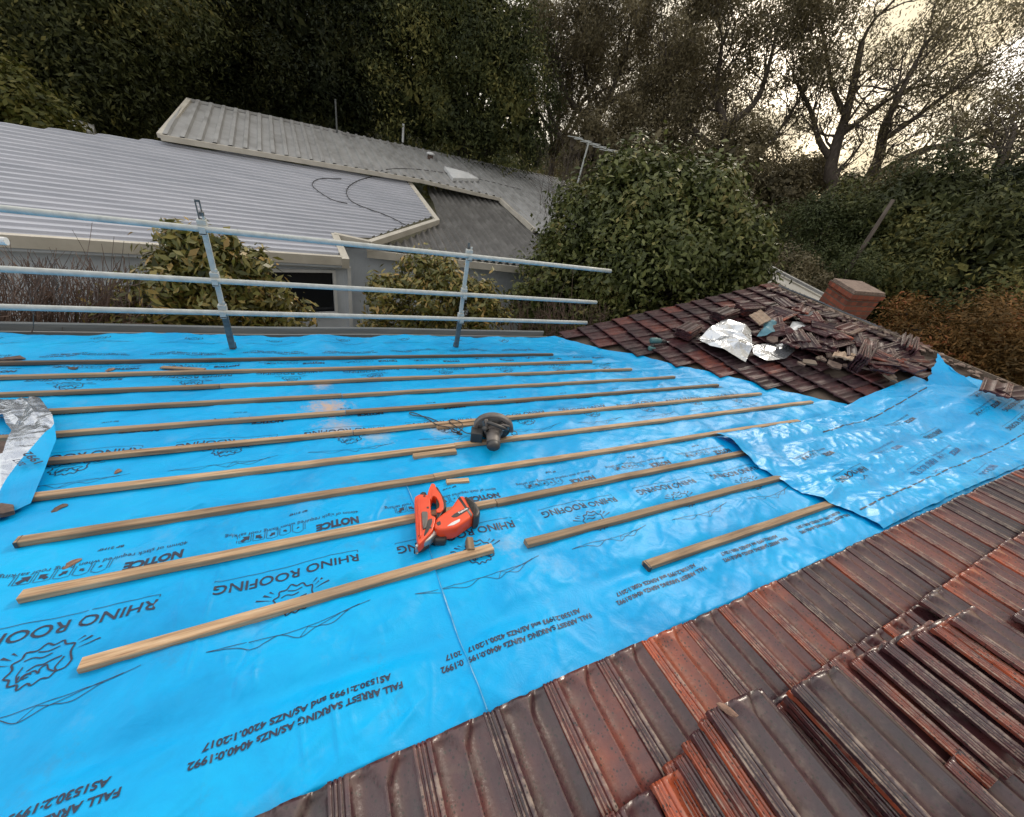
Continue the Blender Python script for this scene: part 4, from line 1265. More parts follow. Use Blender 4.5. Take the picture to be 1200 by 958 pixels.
s_, t_ = np.meshgrid(np.linspace(0, 1, 200), np.linspace(0, 1, 220), indexing='ij')
P = flapf(s_, t_)
k = (.024 * facet(s_ * 4 + t_, t_ * 5 - s_ * 2, 8) + .012 * facet(s_ * 9, t_ * 11 + s_ * 3, 9)) * np.clip((t_ - .42) / .2, .15, 1)
P = P + k[..., None] * UP
# notch on the left where the battens below show
fcs = grid_faces(200, 220)
sc_ = s_.reshape(-1)[fcs].mean(1); tc_ = t_.reshape(-1)[fcs].mean(1)
keep = ~((sc_ < 0.53 - .5 * np.abs(tc_ - .56)) & (tc_ > .36) & (tc_ < .80))
mid_ = (tc_ > 0.55 - .72 * (1 - sc_)).astype(int)
fo = mesh('foil_flap', P.reshape(-1, 3), fcs[keep], None, smooth=True, mats=[M_SHEET, M_FOIL], midx=mid_[keep])
tag(fo, 'folded blue sheet corner showing its silver foil back at the left edge', 'loose sheet')
b2 = bmesh.new(); add_text(b2, '1992', 0, 0, .12, .03, .03); add_text(b2, '2017', 0.02, .05, .07, .022, .03)
bmesh.ops.triangulate(b2, faces=b2.faces[:]); b2.verts.index_update()
c0 = np.array(flapf(np.array([.97]), np.array([.22])))[0]; ex = np.array(flapf(np.array([.78]), np.array([.30])))[0] - c0; ex /= np.linalg.norm(ex)
ny_ = np.cross(UP, ex); nn_ = UP
Vt = np.array([c0 + ex * (v.co.x) + ny_ * v.co.y + nn_ * .016 for v in b2.verts])
mesh('printed_lettering', Vt, [[v.index for v in f.verts] for f in b2.faces], M_INK, fo); b2.free()
for i, (px, py, sz, lb) in enumerate(((3, 528, .10, 'broken dark tile under the foil flap at the left edge'), (0, 553, .09, 'broken brown tile just below the foil notch at the left edge'), (2, 600, .05, 'tile corner poking out under the blue flap at the left edge'))):
    bm = bmesh.new()
    f = bm.faces.new([bm.verts.new((sz * math.cos(q) * (1 + .3 * math.sin(q * 3 + i)), .8 * sz * math.sin(q), 0)) for q in (0, .9, 2.0, 3.3, 4.1, 5.3)])
    r = bmesh.ops.extrude_face_region(bm, geom=[f]); bmesh.ops.translate(bm, vec=(0, 0, .02), verts=[g for g in r['geom'] if isinstance(g, bmesh.types.BMVert)])
    bmesh.ops.recalc_face_normals(bm, faces=bm.faces)
    o = from_bm('broken_tile', bm, M_RUST); o.matrix_world = roof_frame(*at(px, py, .03), .022, i, .1, .05)
    tag(o, lb, 'broken tile')

# ------------------------------------------------------------------ guard rail at the gutter
GY = 4.20


def rail(x0, x1, z, label, r=0.0242):
    p = np.array([[x, GY - .045, z + .004 * math.sin(x * .8)] for x in np.linspace(x0, x1, 24)])
    V, Fs = tube(p, r, 14, False)
    # open pipe ends
    V2, F2 = tube(p[[0, 12, 23]], r - .004, 14, False)
    n = len(V); V = V + V2; Fs = Fs + [[i + n for i in f][::-1] for f in F2]
    k1 = n - 14; k2 = len(V) - 14
    for k in range(14):
        Fs.append([k1 + k, k1 + (k + 1) % 14, k2 + (k + 1) % 14, k2 + k]); Fs.append([(k + 1) % 14, k, n + k, n + (k + 1) % 14])
    o = mesh('guard_rail', V, Fs, M_GALV, smooth=True)
    o.data.polygons.foreach_set('use_smooth', np.ones(len(o.data.polygons), bool))
    tag(o, label, 'guard rail', 'rails of the edge protection')


rail(-5.0, 3.53, -1.085, 'top galvanised rail of the edge protection')
rail(-5.0, 3.47, -1.515, 'middle galvanised rail of the edge protection')
rail(-5.0, 3.42, -1.815, 'lowest galvanised rail of the edge protection')


def guard_post(x, label, ztop, plate):
    o = thing('guard_post', label, 'guard post', (x, GY, -2.29), 'posts of the edge protection')
    bm = bmesh.new()
    bm_box(bm, (0, 0, .17 + .55), (.042, .03, 1.10), bev=.004)
    from_bm('upright', bm, M_GALV, o)
    bm = bmesh.new()
    bm_box(bm, (0, .002, .27), (.052, .042, .36), bev=.004)
    from_bm('socket', bm, M_GALVD, o)
    for z in (.475, .775, 1.205):
        bm = bmesh.new()
        bm_box(bm, (0.0, -.045, z - .034), (.046, .070, .010), bev=.001)
        bm_box(bm, (0.0, -.076, z - .012), (.046, .008, .064), bev=.001)
        bm_box(bm, (0.0, -.012, z + .035), (.066, .058, .060), bev=.004)
        r = bmesh.ops.create_cone(bm, cap_ends=True, segments=10, radius1=.011, radius2=.011, depth=.05)
        bmesh.ops.translate(bm, vec=(.02, -.02, z + .07), verts=r['verts'])
        from_bm('rail_clamp', bm, M_GALV, o)
    bm = bmesh.new()
    # bent foot strap screwed through to the rafter
    for (y0, z0, y1, z1) in ((0.0, .10, -.03, .0), (-.03, .0, -.09, .012), (-.09, .012, -.14, .03)):
        L_b = math.hypot(y1 - y0, z1 - z0)
        bm_box(bm, (0.0, (y0 + y1) / 2, (z0 + z1) / 2), (.05, L_b + .01, .008), Matrix.Rotation(math.atan2(z1 - z0, y1 - y0), 4, 'X'))
    bm_box(bm, (0, 0.03, .06), (.06, .012, .14))
    from_bm('foot_strap', bm, M_RUST, o)
    if plate:      # slotted top end
        bm = bmesh.new()
        for sx in (-1, 1): bm_box(bm, (sx * .014, 0, 1.32), (.009, .012, .16))
        bm_box(bm, (0, 0, 1.405), (.037, .012, .016)); bm_box(bm, (0, 0, 1.26), (.037, .012, .03))
        bm_box(bm, (.014, -.02, 1.315), (.03, .04, .03), bev=.003)
        from_bm('slotted_end', bm, M_GALVD, o)
    else:
        bm = bmesh.new(); bm_box(bm, (-.008, 0.004, 1.29), (.022, .012, .09)); from_bm('slotted_end', bm, M_GALVD, o)
    return o


guard_post(-.79, 'galvanised guard post with a slotted top end, in front of the yellow green shrub', 1.39, True)
guard_post(1.555, 'galvanised guard post nearer the rail ends on the right, with a plain top', 1.3, False)

# ------------------------------------------------------------------ loose tiles stacked in front
NAMES_ = ['top', 'second', 'third', 'fourth', 'fifth', 'sixth', 'seventh', 'eighth']


def stack(px, py, nz, count, step, label, tones, da=0.0, dt=0.0, rz=-.08, ry=0.0, seed=1, group=None, jit=.006):
    """a pile whose top tile has its nose's left corner at a pixel, nz above the slope"""
    rng = random.Random(seed)
    a0, t0 = at(px, py, nz)
    for i in range(count):
        mt = roof_frame(a0 - da * i + rng.uniform(-jit, jit), t0 - dt * i + rng.uniform(-jit, jit), nz - .021 - step * i, rz + rng.uniform(-.03, .03), .03 + rng.uniform(-.01, .01), ry + rng.uniform(-.015, .015))
        o = tile_obj('loose_tile', mt, tones[i % len(tones)], rng)
        tag(o, '%s tile %s%s' % (NAMES_[i], 'down ' if i else '', ('in ' if i else 'of ') + label), 'loose tile', group)


stack(829, 833, .20, 6, .030, 'the front stack in the bottom right corner', [.12, .72, .4, .55, .3, .6], da=.028, dt=.004, rz=-.07, seed=3, group='tiles in the front stack')
stack(926, 803, .235, 7, .031, 'the paint spotted middle stack in the bottom right', [.12, .5, .2, .3, .25, .4, .5], da=-.004, dt=.0, rz=-.06, seed=4, group='tiles in the middle stack')
stack(1114, 727, .245, 2, .031, 'the purple stack at the right edge', [.34, .7], da=.03, dt=.0, rz=-.06, seed=5, group='tiles in the right stack')
# tiles slid sideways like fallen dominoes between the middle and the right stack
rng = random.Random(21)
for i in range(6):
    px, py = [(1092, 736), (1073, 743), (1053, 750), (1034, 757), (1014, 766), (996, 775)][i]
    nz = .205 - .030 * i
    a0, t0 = at(px, py, nz)
    o = tile_obj('loose_tile', roof_frame(a0, t0, nz - .024, -.06 + rng.uniform(-.02, .02), .03, -.16 + rng.uniform(-.05, .05)), [.66, .3, .55, .2, .35, .62][i], rng)
    tag(o, ['first', 'second', 'third', 'fourth', 'fifth', 'sixth'][i] + ' slid tile counted leftwards from the right edge stack, leaning on its neighbour', 'loose tile', 'slid tiles between the stacks')
o = tile_obj('loose_tile', roof_frame(*at(1076, 704, .10), .08, -.05, .03, .0), .2, rng); tag(o, 'grey tile lying loose behind the right edge stack', 'loose tile')
o = tile_obj('loose_tile', roof_frame(*at(1186, 722, .08), .06, -.03, .03, .0), .35, rng); tag(o, 'tile lying loose at the right edge beside the purple stack', 'loose tile')
o = tile_obj('loose_tile', roof_frame(*at(762, 920, .06), .045, -.06, .05, .0), .8, rng); tag(o, 'red tile half under the front stack at the bottom edge', 'loose tile')
bm = bmesh.new()
bmesh.ops.create_icosphere(bm, subdivisions=2, radius=.02)
for v in bm.verts: v.co *= 1 + .5 * float(vn(v.co.x * 70, v.co.y * 70 + v.co.z * 50, 4))
bmesh.ops.scale(bm, vec=(.7, 1.4, .4), verts=bm.verts)
o = from_bm('tile_chip', bm, M_CHIP); o.matrix_world = roof_frame(*at(854, 835, .21), .212, .5)
tag(o, 'orange clay chip lying on the front stack', 'tile chip', 'broken bits lying on the membrane')

# ------------------------------------------------------------------ loose tiles and litter on the far roof
def wing_stack(px, py, count, label, rz, n0=.05, seed=1, step=.028, ry=0.0, tones=(.1, .3, .2, .4), group=None):
    rng = random.Random(seed)
    p = onwing(px, py, .06)
    for i in range(count):
        k = count - 1 - i
        o = tile_obj('loose_tile', wing_frame(p - WING_N * .06, n0 + step * k, rz + rng.uniform(-.08, .08), .03, ry + rng.uniform(-.03, .03)) @ Matrix.Translation((-TW / 2, TLN / 2, 0)), tones[i % len(tones)], rng, None, True)
        tag(o, '%s tile %s%s' % (NAMES_[i], 'down ' if i else '', ('in ' if i else 'of ') + label), 'loose tile', group)


wing_stack(848, 372, 5, 'the stack behind the large foil sheet', .12, seed=2, tones=(.05, .2, .1), group='tiles stacked behind the foil')
wing_stack(806, 391, 5, 'the wavy edged stack beside the drill', .35, seed=3, tones=(.2, .15, .3), group='tiles stacked beside the drill')
wing_stack(877, 366, 5, 'the stack behind the propped beige tile', -.2, seed=4, tones=(.2, .1, .15), group='tiles stacked high on the far roof')
wing_stack(912, 360, 2, 'the pair near the top of the far roof', .05, seed=6, tones=(.1, .15), group='tile pair high on the far roof')
wing_stack(945, 400, 3, 'the untidy pile right of the white paper', .7, seed=7, tones=(.1, .2), group='untidy tile pile')
wing_stack(975, 402, 3, 'the crossed pile below the lead strip', -.5, seed=8, tones=(.15, .08), group='crossed tile pile')
wing_stack(1010, 405, 3, 'the pile nearest the chimney on the far roof', .3, seed=9, tones=(.1, .2), group='tile pile near the chimney')
rng = random.Random(33)
for (px, py, nm, cnt_) in ((1006, 428, 'the upended bundle above the blue sheet', 6), (1056, 416, 'the upended bundle against the ridge', 7)):
    p = onwing(px, py, .05)
    for i in range(cnt_):
        q = p + np.array([.0, -.028 * (i - cnt_ / 2), 0])
        mt = wing_frame(q, .10, rng.uniform(-.1, .1) + .4, 0.0, 1.35 + rng.uniform(-.08, .08)) @ Matrix.Translation((-TW / 2, TLN / 2, 0))
        o = tile_obj('loose_tile', mt, rng.choice([.05, .1, .2]), rng, None, True)
        tag(o, 'tile on edge in %s on the far roof' % nm, 'loose tile', 'tiles on edge in ' + nm)
M_BEIGE = noise_m('beige_clay', [(0.3, (0.28, 0.19, 0.13)), (0.7, (0.46, 0.35, 0.26))], 16, .8, bump=.3)


def single_tile(px, py, n, rz, rx, ry, label, m=None, tone=.2, sc=(1, 1, 1)):
    o = tile_obj('loose_tile', wing_frame(onwing(px, py, n), n, rz, rx, ry) @ Matrix.Translation((-TW / 2, TLN / 2, 0)) @ Matrix.Diagonal((*sc, 1)), tone, rng, None, True)
    if m:
        o.data = o.data.copy(); o.data.materials[0] = m
    tag(o, label, 'loose tile')


single_tile(881, 378, .12, 1.5, -.25, .25, 'pale beige tile piece propped up behind the foil sheet', M_BEIGE, .2, (.8, .6, 1))
single_tile(985, 420, .08, .4, .06, .05, 'pale beige tile piece lying above the blue sheet on the far roof', M_BEIGE, .2, (.9, .55, 1))
single_tile(938, 372, .07, .2, .05, 0, 'slate grey tile lying near the top of the far roof', M_LEAD)
single_tile(930, 400, .08, .9, .05, .1, 'brown tile lying crosswise beside the small foil sheet')
single_tile(955, 412, .07, -.7, .05, -.1, 'dark tile lying crosswise below the white paper', None, .08)
single_tile(990, 393, .08, .2, .1, .1, 'brown tile lying below the chimney base', M_MORTAR)
single_tile(1030, 428, .07, .6, .05, .0, 'dark tile between the two upended bundles', None, .1)
single_tile(1160, 462, .09, .3, .03, .0, 'tile lying on the ridge at the right edge beyond the sheet', None, .3)
single_tile(1185, 468, .09, -.2, .05, .0, 'tile end showing over the sheet at the far right edge', None, .2)
for i in range(44):       # the heap thrown down along the ridge
    f = rng.random(); g = rng.random()
    px = 908 + 150 * f + rng.uniform(-14, 14); py = 352 + 70 * f + 52 * g * (1 - .5 * f) - 4
    o = tile_obj('loose_tile', wing_frame(onwing(px, py, .07), .06 + .05 * rng.random(), rng.choice([0, .2, -.3, 1.4, .7, -.8, 3.1]) + rng.uniform(-.3, .3), rng.uniform(-.12, .14), rng.uniform(-.16, .16)) @ Matrix.Translation((-TW / 2, TLN / 2, 0)), rng.choice([.05, .12, .2, .3, .42, .5]), rng, None, True)
    tag(o, 'brown loose tile in the jumbled heap along the ridge below the chimney', 'loose tile', 'jumbled heap of loose tiles along the ridge')
for i in range(26):
    px, py = [(925, 395), (940, 408), (962, 395), (975, 415), (1000, 412), (1015, 438), (985, 432), (950, 425), (968, 428), (1035, 440), (905, 400), (958, 380), (1020, 400)][i % 13]
    px += rng.uniform(-14, 14); py += rng.uniform(-8, 8)
    bm = bmesh.new(); s = rng.uniform(.04, .10)
    q = [(math.cos(k * 1.05 + rng.uniform(-.3, .3)) * s * rng.uniform(.6, 1.4), math.sin(k * 1.05 + rng.uniform(-.3, .3)) * s * rng.uniform(.6, 1.2), 0) for k in range(6)]
    f = bm.faces.new([bm.verts.new(c) for c in q])
    r = bmesh.ops.extrude_face_region(bm, geom=[f]); bmesh.ops.translate(bm, vec=(0, 0, .022), verts=[g for g in r['geom'] if isinstance(g, bmesh.types.BMVert)])
    bmesh.ops.recalc_face_normals(bm, faces=bm.faces)
    o = from_bm('broken_tile', bm, rng.choice([M_RUST, M_RUST, M_RUST, M_DARKT]))
    o.matrix_world = wing_frame(onwing(px, py, .05), .05, rng.uniform(0, 6), rng.uniform(-.3, .3), rng.uniform(-.3, .3))
    tag(o, 'broken piece of tile scattered below the chimney on the far roof', 'broken tile', 'broken tile pieces on the far roof')


def crushed(name, pix, m, n, amp, seed, label, cat, freq=2.2, group=None):
    """a crumpled scrap of sheet over the far roof inside an outline"""
    pts = [onwing(x, y, n) for x, y in pix]
    c = sum(pts) / len(pts)
    per = catmull(pts + [pts[0]], 145)[:-1]
    V = []; rings = 44
    nn = WING_N / np.linalg.norm(WING_N)
    for r in range(rings + 1):
        k = r / rings
        for p in per:
            q = c + (p - c) * k
            h = amp * (1.1 - .75 * k) + amp * (1.3 * float(facet(q[0] * 2.6 + q[1], q[1] * 3.2, seed)) + .55 * float(facet(q[0] * 6.5, q[1] * 7 + q[0] * 2, seed + 1))) * (1 - .45 * k)
            V.append(q + nn * h)
    Fs = []
    for r in range(rings):
        for i in range(144):
            Fs.append([r * 144 + i, r * 144 + (i + 1) % 144, (r + 1) * 144 + (i + 1) % 144, (r + 1) * 144 + i])
    o = mesh(name, V, Fs, m)
    tag(o, label, cat, group)


crushed('foil_scrap', [(816, 400), (832, 386), (850, 378), (866, 384), (879, 390), (882, 406), (874, 424), (850, 416), (830, 410)], M_FOIL, .07, .09, 3, 'large crumpled sheet of silver foil on the far roof', 'foil scrap')
crushed('foil_scrap', [(880, 408), (896, 404), (934, 403), (930, 412), (920, 421), (897, 426), (882, 417)], M_FOIL, .06, .045, 5, 'smaller flat piece of silver foil right of the large one', 'foil scrap')
crushed('paper_scrap', [(921, 390), (928, 379), (938, 380), (949, 386), (938, 388), (928, 392)], M_WHITE, .08, .04, 7, 'small off white paper scrap on the far roof', 'paper scrap')
M_BAG = noise_m('teal_bag', [(0.3, (0.05, 0.16, 0.22)), (0.7, (0.1, 0.26, 0.33))], 12, .5, bump=.3)
crushed('plastic_bag', [(886, 396), (893, 388), (894, 379), (903, 377), (908, 382), (906, 393), (897, 396)], M_BAG, .10, .06, 9, 'teal plastic bag beside the beige tile on the far roof', 'plastic bag')
# ------------------------------------------------------------------ power tools
def puffy(name, poly, z0, z1, m, parent, rnd=.012, passes=2):
    """an outline made into a rounded solid between z0 and z1, in the parent's space"""
    P = np.array(poly, float)
    if np.sum(P[:, 0] * np.roll(P[:, 1], -1) - np.roll(P[:, 0], -1) * P[:, 1]) < 0: P = P[::-1]
    # round the corners of the outline
    for _ in range(passes):
        Q = np.roll(P, -1, axis=0)
        P = np.stack([P * .86 + Q * .14, P * .14 + Q * .86], 1).reshape(-1, 2)
    T = np.roll(P, -1, 0) - np.roll(P, 1, 0); T /= np.linalg.norm(T, axis=1)[:, None] + 1e-9
    N = np.stack([T[:, 1], -T[:, 0]], 1)
    prof = []
    for k in range(5):
        an = math.pi / 2 * k / 4
        prof.append((-rnd * (1 - math.sin(an)), z0 + rnd * (1 - math.cos(an))))
    for k in range(5):
        an = math.pi / 2 * k / 4
        prof.append((-rnd * (1 - math.cos(an)), z1 - rnd * (1 - math.sin(an))))
    V = []; Fs = []
    n = len(P)
    for (o_, z) in prof:
        for p, nn in zip(P, N): V.append((*(p + nn * o_), z))
    for r in range(len(prof) - 1):
        for i in range(n):
            Fs.append([r * n + i, r * n + (i + 1) % n, (r + 1) * n + (i + 1) % n, (r + 1) * n + i])
    Fs.append(list(range(n))[::-1]); Fs.append([(len(prof) - 1) * n + i for i in range(n)])
    o = mesh(name, V, Fs, m, parent, local=True)
    o.data.polygons.foreach_set('use_smooth', np.array([len(f) == 4 for f in Fs]))
    return o


NZ = .075
ga, gt = at(520, 600, .0)
gun = thing('nail_gun', 'orange cordless framing nail gun lying across a batten', 'nail gun', mat4=roof_frame(ga, gt, .012))


def G(pts, n=NZ):
    out = []
    for x, y in pts:
        a_, t_ = at(470 + x / 9.58, 560 + y / 9.58, n + .012)
        out.append((a_ - ga, t_ - gt))
    return out


puffy('magazine', G([(148, 215), (205, 180), (310, 188), (330, 230), (338, 415), (392, 436), (380, 520), (355, 595), (205, 752), (180, 700), (162, 450)]), .022, .074, M_ORANGE, gun, .007, 1)
puffy('magazine_window', G([(228, 380), (300, 380), (300, 480), (280, 560), (245, 580), (236, 480)], .08), .07, .0815, M_SAWG, gun, .003)
puffy('magazine_rail', G([(178, 235), (205, 230), (222, 430), (232, 640), (205, 690), (190, 430)], .08), .07, .083, M_ORANGE, gun, .003)
puffy('release_cap', G([(205, 175), (235, 145), (280, 150), (290, 178), (250, 190)]), .02, .072, M_BLACKP, gun, .01)
puffy('handle', G([(318, 235), (296, 180), (318, 110), (342, 60), (378, 66), (400, 120), (452, 190), (480, 285), (478, 350), (440, 386), (400, 384), (394, 352), (422, 335), (432, 300), (420, 255), (392, 212), (366, 200), (350, 210), (346, 245)]), .024, .074, M_ORANGE, gun, .004)
puffy('grip', G([(385, 90), (415, 95), (450, 160), (500, 240), (512, 300), (470, 360), (440, 420), (400, 450), (392, 430), (440, 380), (476, 320), (462, 230), (420, 150)]), .018, .068, M_BLACKP, gun, .004)
puffy('trigger', G([(395, 360), (430, 350), (430, 385), (405, 395)]), .03, .06, M_BLACKP, gun, .006)
puffy('motor_housing', G([(372, 530), (400, 450), (470, 395), (560, 335), (650, 205), (700, 200), (840, 310), (858, 400), (790, 440), (620, 560), (450, 585), (388, 560)], .085), .012, .085, M_ORANGE, gun, .012, 1)
puffy('end_cap', G([(700, 222), (765, 232), (850, 300), (892, 390), (872, 440), (815, 460), (800, 430), (822, 390), (800, 315)], .08), .004, .088, M_BLACKP, gun, .012)
puffy('seam_band', G([(640, 232), (662, 214), (800, 415), (785, 440)], .086), .05, .0862, M_BLACKP, gun, .001, 0)
puffy('nose', G([(200, 752), (330, 610), (392, 582), (412, 622), (310, 715), (150, 795)], .05), .012, .058, M_STEEL, gun, .008)
puffy('contact_tip', G([(150, 795), (260, 735), (330, 735), (240, 800), (140, 812)], .03), .004, .03, M_BLACKP, gun, .006)
puffy('depth_wheel', G([(330, 640), (400, 600), (520, 650), (500, 720), (380, 720)], .03), .0, .04, M_BLACKP, gun, .01)
puffy('badge', G([(560, 435), (600, 400), (755, 325), (775, 350), (630, 440), (590, 445)], .087), .08, .0868, M_BLACKP, gun, .002)
puffy('label_plate', G([(510, 545), (570, 500), (665, 455), (660, 490), (590, 530)], .087), .08, .0866, M_WHITE, gun, .002)
puffy('air_vent', G([(392, 505), (440, 480), (450, 520), (415, 540)], .087), .07, .0866, M_BLACKP, gun, .002)
puffy('magazine_slot', G([(300, 470), (350, 455), (352, 500), (310, 600), (262, 660), (255, 640)], .075), .06, .0752, M_BLACKP, gun, .002)
for q in ((262, 205), (300, 335), (205, 655), (330, 560)):
    puffy('screw', G([(q[0] - 12, q[1] - 10), (q[0] + 12, q[1] - 10), (q[0] + 12, q[1] + 10), (q[0] - 12, q[1] + 10)], .075), .06, .0756, M_BLACKP, gun, .001)
b2 = bmesh.new(); add_text(b2, 'Paslode', 0, 0, .058, .013, .03)
bmesh.ops.triangulate(b2, faces=b2.faces[:]); b2.verts.index_update()
q0, q1 = np.array(G([(655, 405), (762, 345)], .087)); ex = (q1 - q0) / np.linalg.norm(q1 - q0); ey = np.array([-ex[1], ex[0]])
mesh('maker_lettering', [(*(q0 + ex * v.co.x + ey * v.co.y), .0878) for v in b2.verts], [[v.index for v in f.verts] for f in b2.faces], M_WHITE, gun, local=True); b2.free()

# circular saw, standing on its blade guard with the motor towards the ridge
sa, st = at(580, 521, .02)
saw = thing('circular_saw', 'grey circular saw standing on the battens with its cable trailing left', 'circular saw', mat4=roof_frame(sa, st + .05, .033, -.40) @ Matrix.Diagonal((1.12, 1.1, .86, 1)))


def disc_part(name, r, y0, y1, m, a_0=0, a_1=2 * math.pi, zc=.10, xc=0.0, r_in=0.0, bev=.008, rx=0):
    n = 40
    an = np.linspace(a_0, a_1, n)
    prof = [(r_in, y0), (r - bev, y0), (r, y0 + bev), (r, y1 - bev), (r - bev, y1), (r_in, y1)]
    V = []; Fs = []
    for q in an:
        for (rr, y) in prof: V.append((xc + rr * math.cos(q), y, zc + rr * math.sin(q)))
    k = len(prof)
    for i in range(n - 1):
        for j in range(k):
            Fs.append([i * k + j, i * k + (j + 1) % k, (i + 1) * k + (j + 1) % k, (i + 1) * k + j])
    Fs.append(list(range(k))); Fs.append([(n - 1) * k + j for j in range(k)][::-1])
    return mesh(name, V, Fs, m, saw, local=True)


disc_part('upper_guard', .130, .012, .072, M_SAWG, -.12, math.pi + .12, .085, r_in=.104, bev=.006)
disc_part('guard_back', .124, .066, .076, M_BLACKP, 0, 2 * math.pi, .085, bev=.003)
disc_part('blade', .105, .042, .0455, M_STEEL, 0, 2 * math.pi, .085, bev=.001)
disc_part('lower_guard', .112, .03, .064, M_BLACKP, math.pi + .15, 2 * math.pi - .15, .085, r_in=.06, bev=.004)
disc_part('gear_case', .060, -.03, .045, M_SAWG, 0, 2 * math.pi, .085, bev=.012)
disc_part('vent_ring', .092, .004, .022, M_BLACKP, -.5, 1.0, .09, r_in=.035, bev=.004)


def tb(name, path, rad, m, parent, seg=14):
    V, Fs = tube(path, rad, seg)
    return mesh(name, V, Fs, m, parent, smooth=True, local=True)


tb('motor', [(.0, .01, .085), (.0, -.05, .082), (.0, -.11, .076), (.0, -.16, .070), (.0, -.18, .068)], [.048, .045, .042, .040, .034], M_SAWG, saw)
tb('motor_cap', [(.0, -.150, .0715), (.0, -.155, .071), (.0, -.19, .068), (.0, -.2, .067)], [.040, .0435, .040, .030], M_BLACKP, saw)
tb('rear_handle', [(-.06, .0, .155), (-.03, -.03, .175), (.02, -.05, .165), (.06, -.045, .145), (.085, -.03, .115)], [.012, .013, .014, .013, .012], M_BLACKP, saw)
tb('guard_lever', [(-.035, -.01, .10), (-.05, -.02, .15), (-.055, -.01, .19)], [.012, .010, .012], M_SAWG, saw)
tb('depth_arm', [(.02, .0, .13), (.06, -.005, .15), (.10, .0, .135)], [.010, .012, .009], M_SAWG, saw)
tb('front_knob', [(-.04, -.02, .10), (-.055, -.05, .125), (-.06, -.065, .14)], [.016, .014, .02], M_BLACKP, saw)
tb('hook', [(.118, .04, .07), (.15, .03, .075), (.16, .02, .055), (.135, .02, .045), (.12, .03, .05)], .0035, M_GALVD, saw, 6)
bm = bmesh.new()
bm_box(bm, (-.105, -.015, .045), (.075, .10, .085), bev=.006)
from_bm('base_plate', bm, M_BLACKP, saw)
bm = bmesh.new(); bm_box(bm, (.055, -.004, .105), (.03, .006, .016)); from_bm('rating_label', bm, M_WHITE, saw)
pts = []
for (px, py, n) in ((562, 505, .09), (548, 508, .05), (538, 502, .045), (527, 495, .04), (530, 492, .05), (541, 496, .05), (541, 504, .04), (532, 507, .035), (526, 501, .05), (512, 498, .04), (497, 489, .02), (485, 484, .02), (480, 484, .02), (484, 487, .02), (500, 489, .02), (515, 495, .02), (535, 505, .04), (541, 509, .02)):
    p = onroof(px, py, n); pts.append(p)
pts = spline(pts, 120)
V, Fs = tube(pts, .0042, 6)
mesh('power_cord', V, Fs, M_BLACKP, saw, smooth=True)
V, Fs = tube([onroof(536, 508, .02), onroof(541, 510, .02)], .012, 8)
mesh('plug', V, Fs, M_BLACKP, saw)

# cordless drill on the far roof
dp = onwing(768, 402, .06)
drill = thing('cordless_drill', 'teal cordless drill lying on the tiles by the valley', 'drill', mat4=Matrix.Translation(Vector(dp)) @ Matrix.Rotation(-.16, 4, 'Z'))
tb('body', [(-.10, 0, .03), (-.09, 0, .03), (-.02, 0, .035), (.06, 0, .035), (.08, 0, .035)], [.03, .042, .045, .04, .03], M_TEAL, drill)
tb('chuck', [(.08, 0, .035), (.10, 0, .035), (.15, 0, .033), (.19, 0, .03)], [.026, .03, .026, .014], M_BLACKP, drill)
tb('bit', [(.19, 0, .03), (.24, 0, .028)], .009, M_STEEL, drill, 8)
tb('handle', [(-.04, 0, .01), (-.055, -.03, -.02), (-.07, -.06, -.05)], [.026, .024, .028], M_BLACKP, drill)
bm = bmesh.new(); bm_box(bm, (-.075, -.07, -.065), (.10, .075, .055), bev=.012); from_bm('battery', bm, M_TEAL, drill)

# ------------------------------------------------------------------ neighbouring house
def plane3(a, b, c):
    n = np.cross(b - a, c - a); n /= np.linalg.norm(n)
    return a, (n if n[2] > 0 else -n)


def kz(px, py, z):
    return hit(px, py, np.array([0, 0, z]), np.array([0, 0, 1.0]))


A0_ = kz(0, 278, -2.45); A1_ = kz(415, 305, -2.6); F0_ = far(0, 148, 13.0)
NP = plane3(A0_, A1_, F0_)
nb = thing('neighbour_house', 'neighbouring house with low white and grey metal roofs beyond the guard rail', 'house', (A1_[0] - 2, A1_[1] + 3, GROUND))


def on(pl, pts): return [hit(x, y, *pl) for x, y in pts]


def corrugated(name, poly, nrm, rib, pitch, prof, m, parent, th=.03):
    """a ribbed metal sheet filling a polygon of 3D points; ribs run along rib, one per pitch; prof = [(fraction of pitch, height)]"""
    poly = [np.array(p, float) for p in poly]
    o = poly[0]; r = np.array(rib, float); r = r - nrm * np.dot(r, nrm); r /= np.linalg.norm(r)
    s = np.cross(nrm, r)
    Q = np.array([[np.dot(p - o, r), np.dot(p - o, s)] for p in poly])
    lo, hi = Q[:, 1].min() + 1e-4, Q[:, 1].max() - 1e-4
    lines = []
    k = math.floor(lo / pitch)
    while k * pitch < hi:
        for f, h in prof:
            y = (k + f) * pitch
            if lo <= y <= hi: lines.append((y, h))
        k += 1
    lines = [(lo, prof[0][1])] + lines + [(hi, prof[0][1])]
    V = []; Fs = []; pv = None
    for y, h in lines:
        xs = []
        for i in range(len(Q)):
            a, b = Q[i], Q[(i + 1) % len(Q)]
            if (a[1] <= y) != (b[1] <= y): xs.append(a[0] + (b[0] - a[0]) * (y - a[1]) / (b[1] - a[1]))
        xs.sort()
        if len(xs) < 2: pv = None; continue
        n = 12
        row = []
        for x in np.linspace(xs[0], xs[-1], n):
            row.append(len(V)); V.append(o + r * x + s * y + nrm * (h + .006 * float(vn(x * .7, y * .9, 3))))
        if pv:
            for i in range(n - 1): Fs.append([pv[i], pv[i + 1], row[i + 1], row[i]])
        pv = row
    return mesh(name, V, Fs, m, parent)


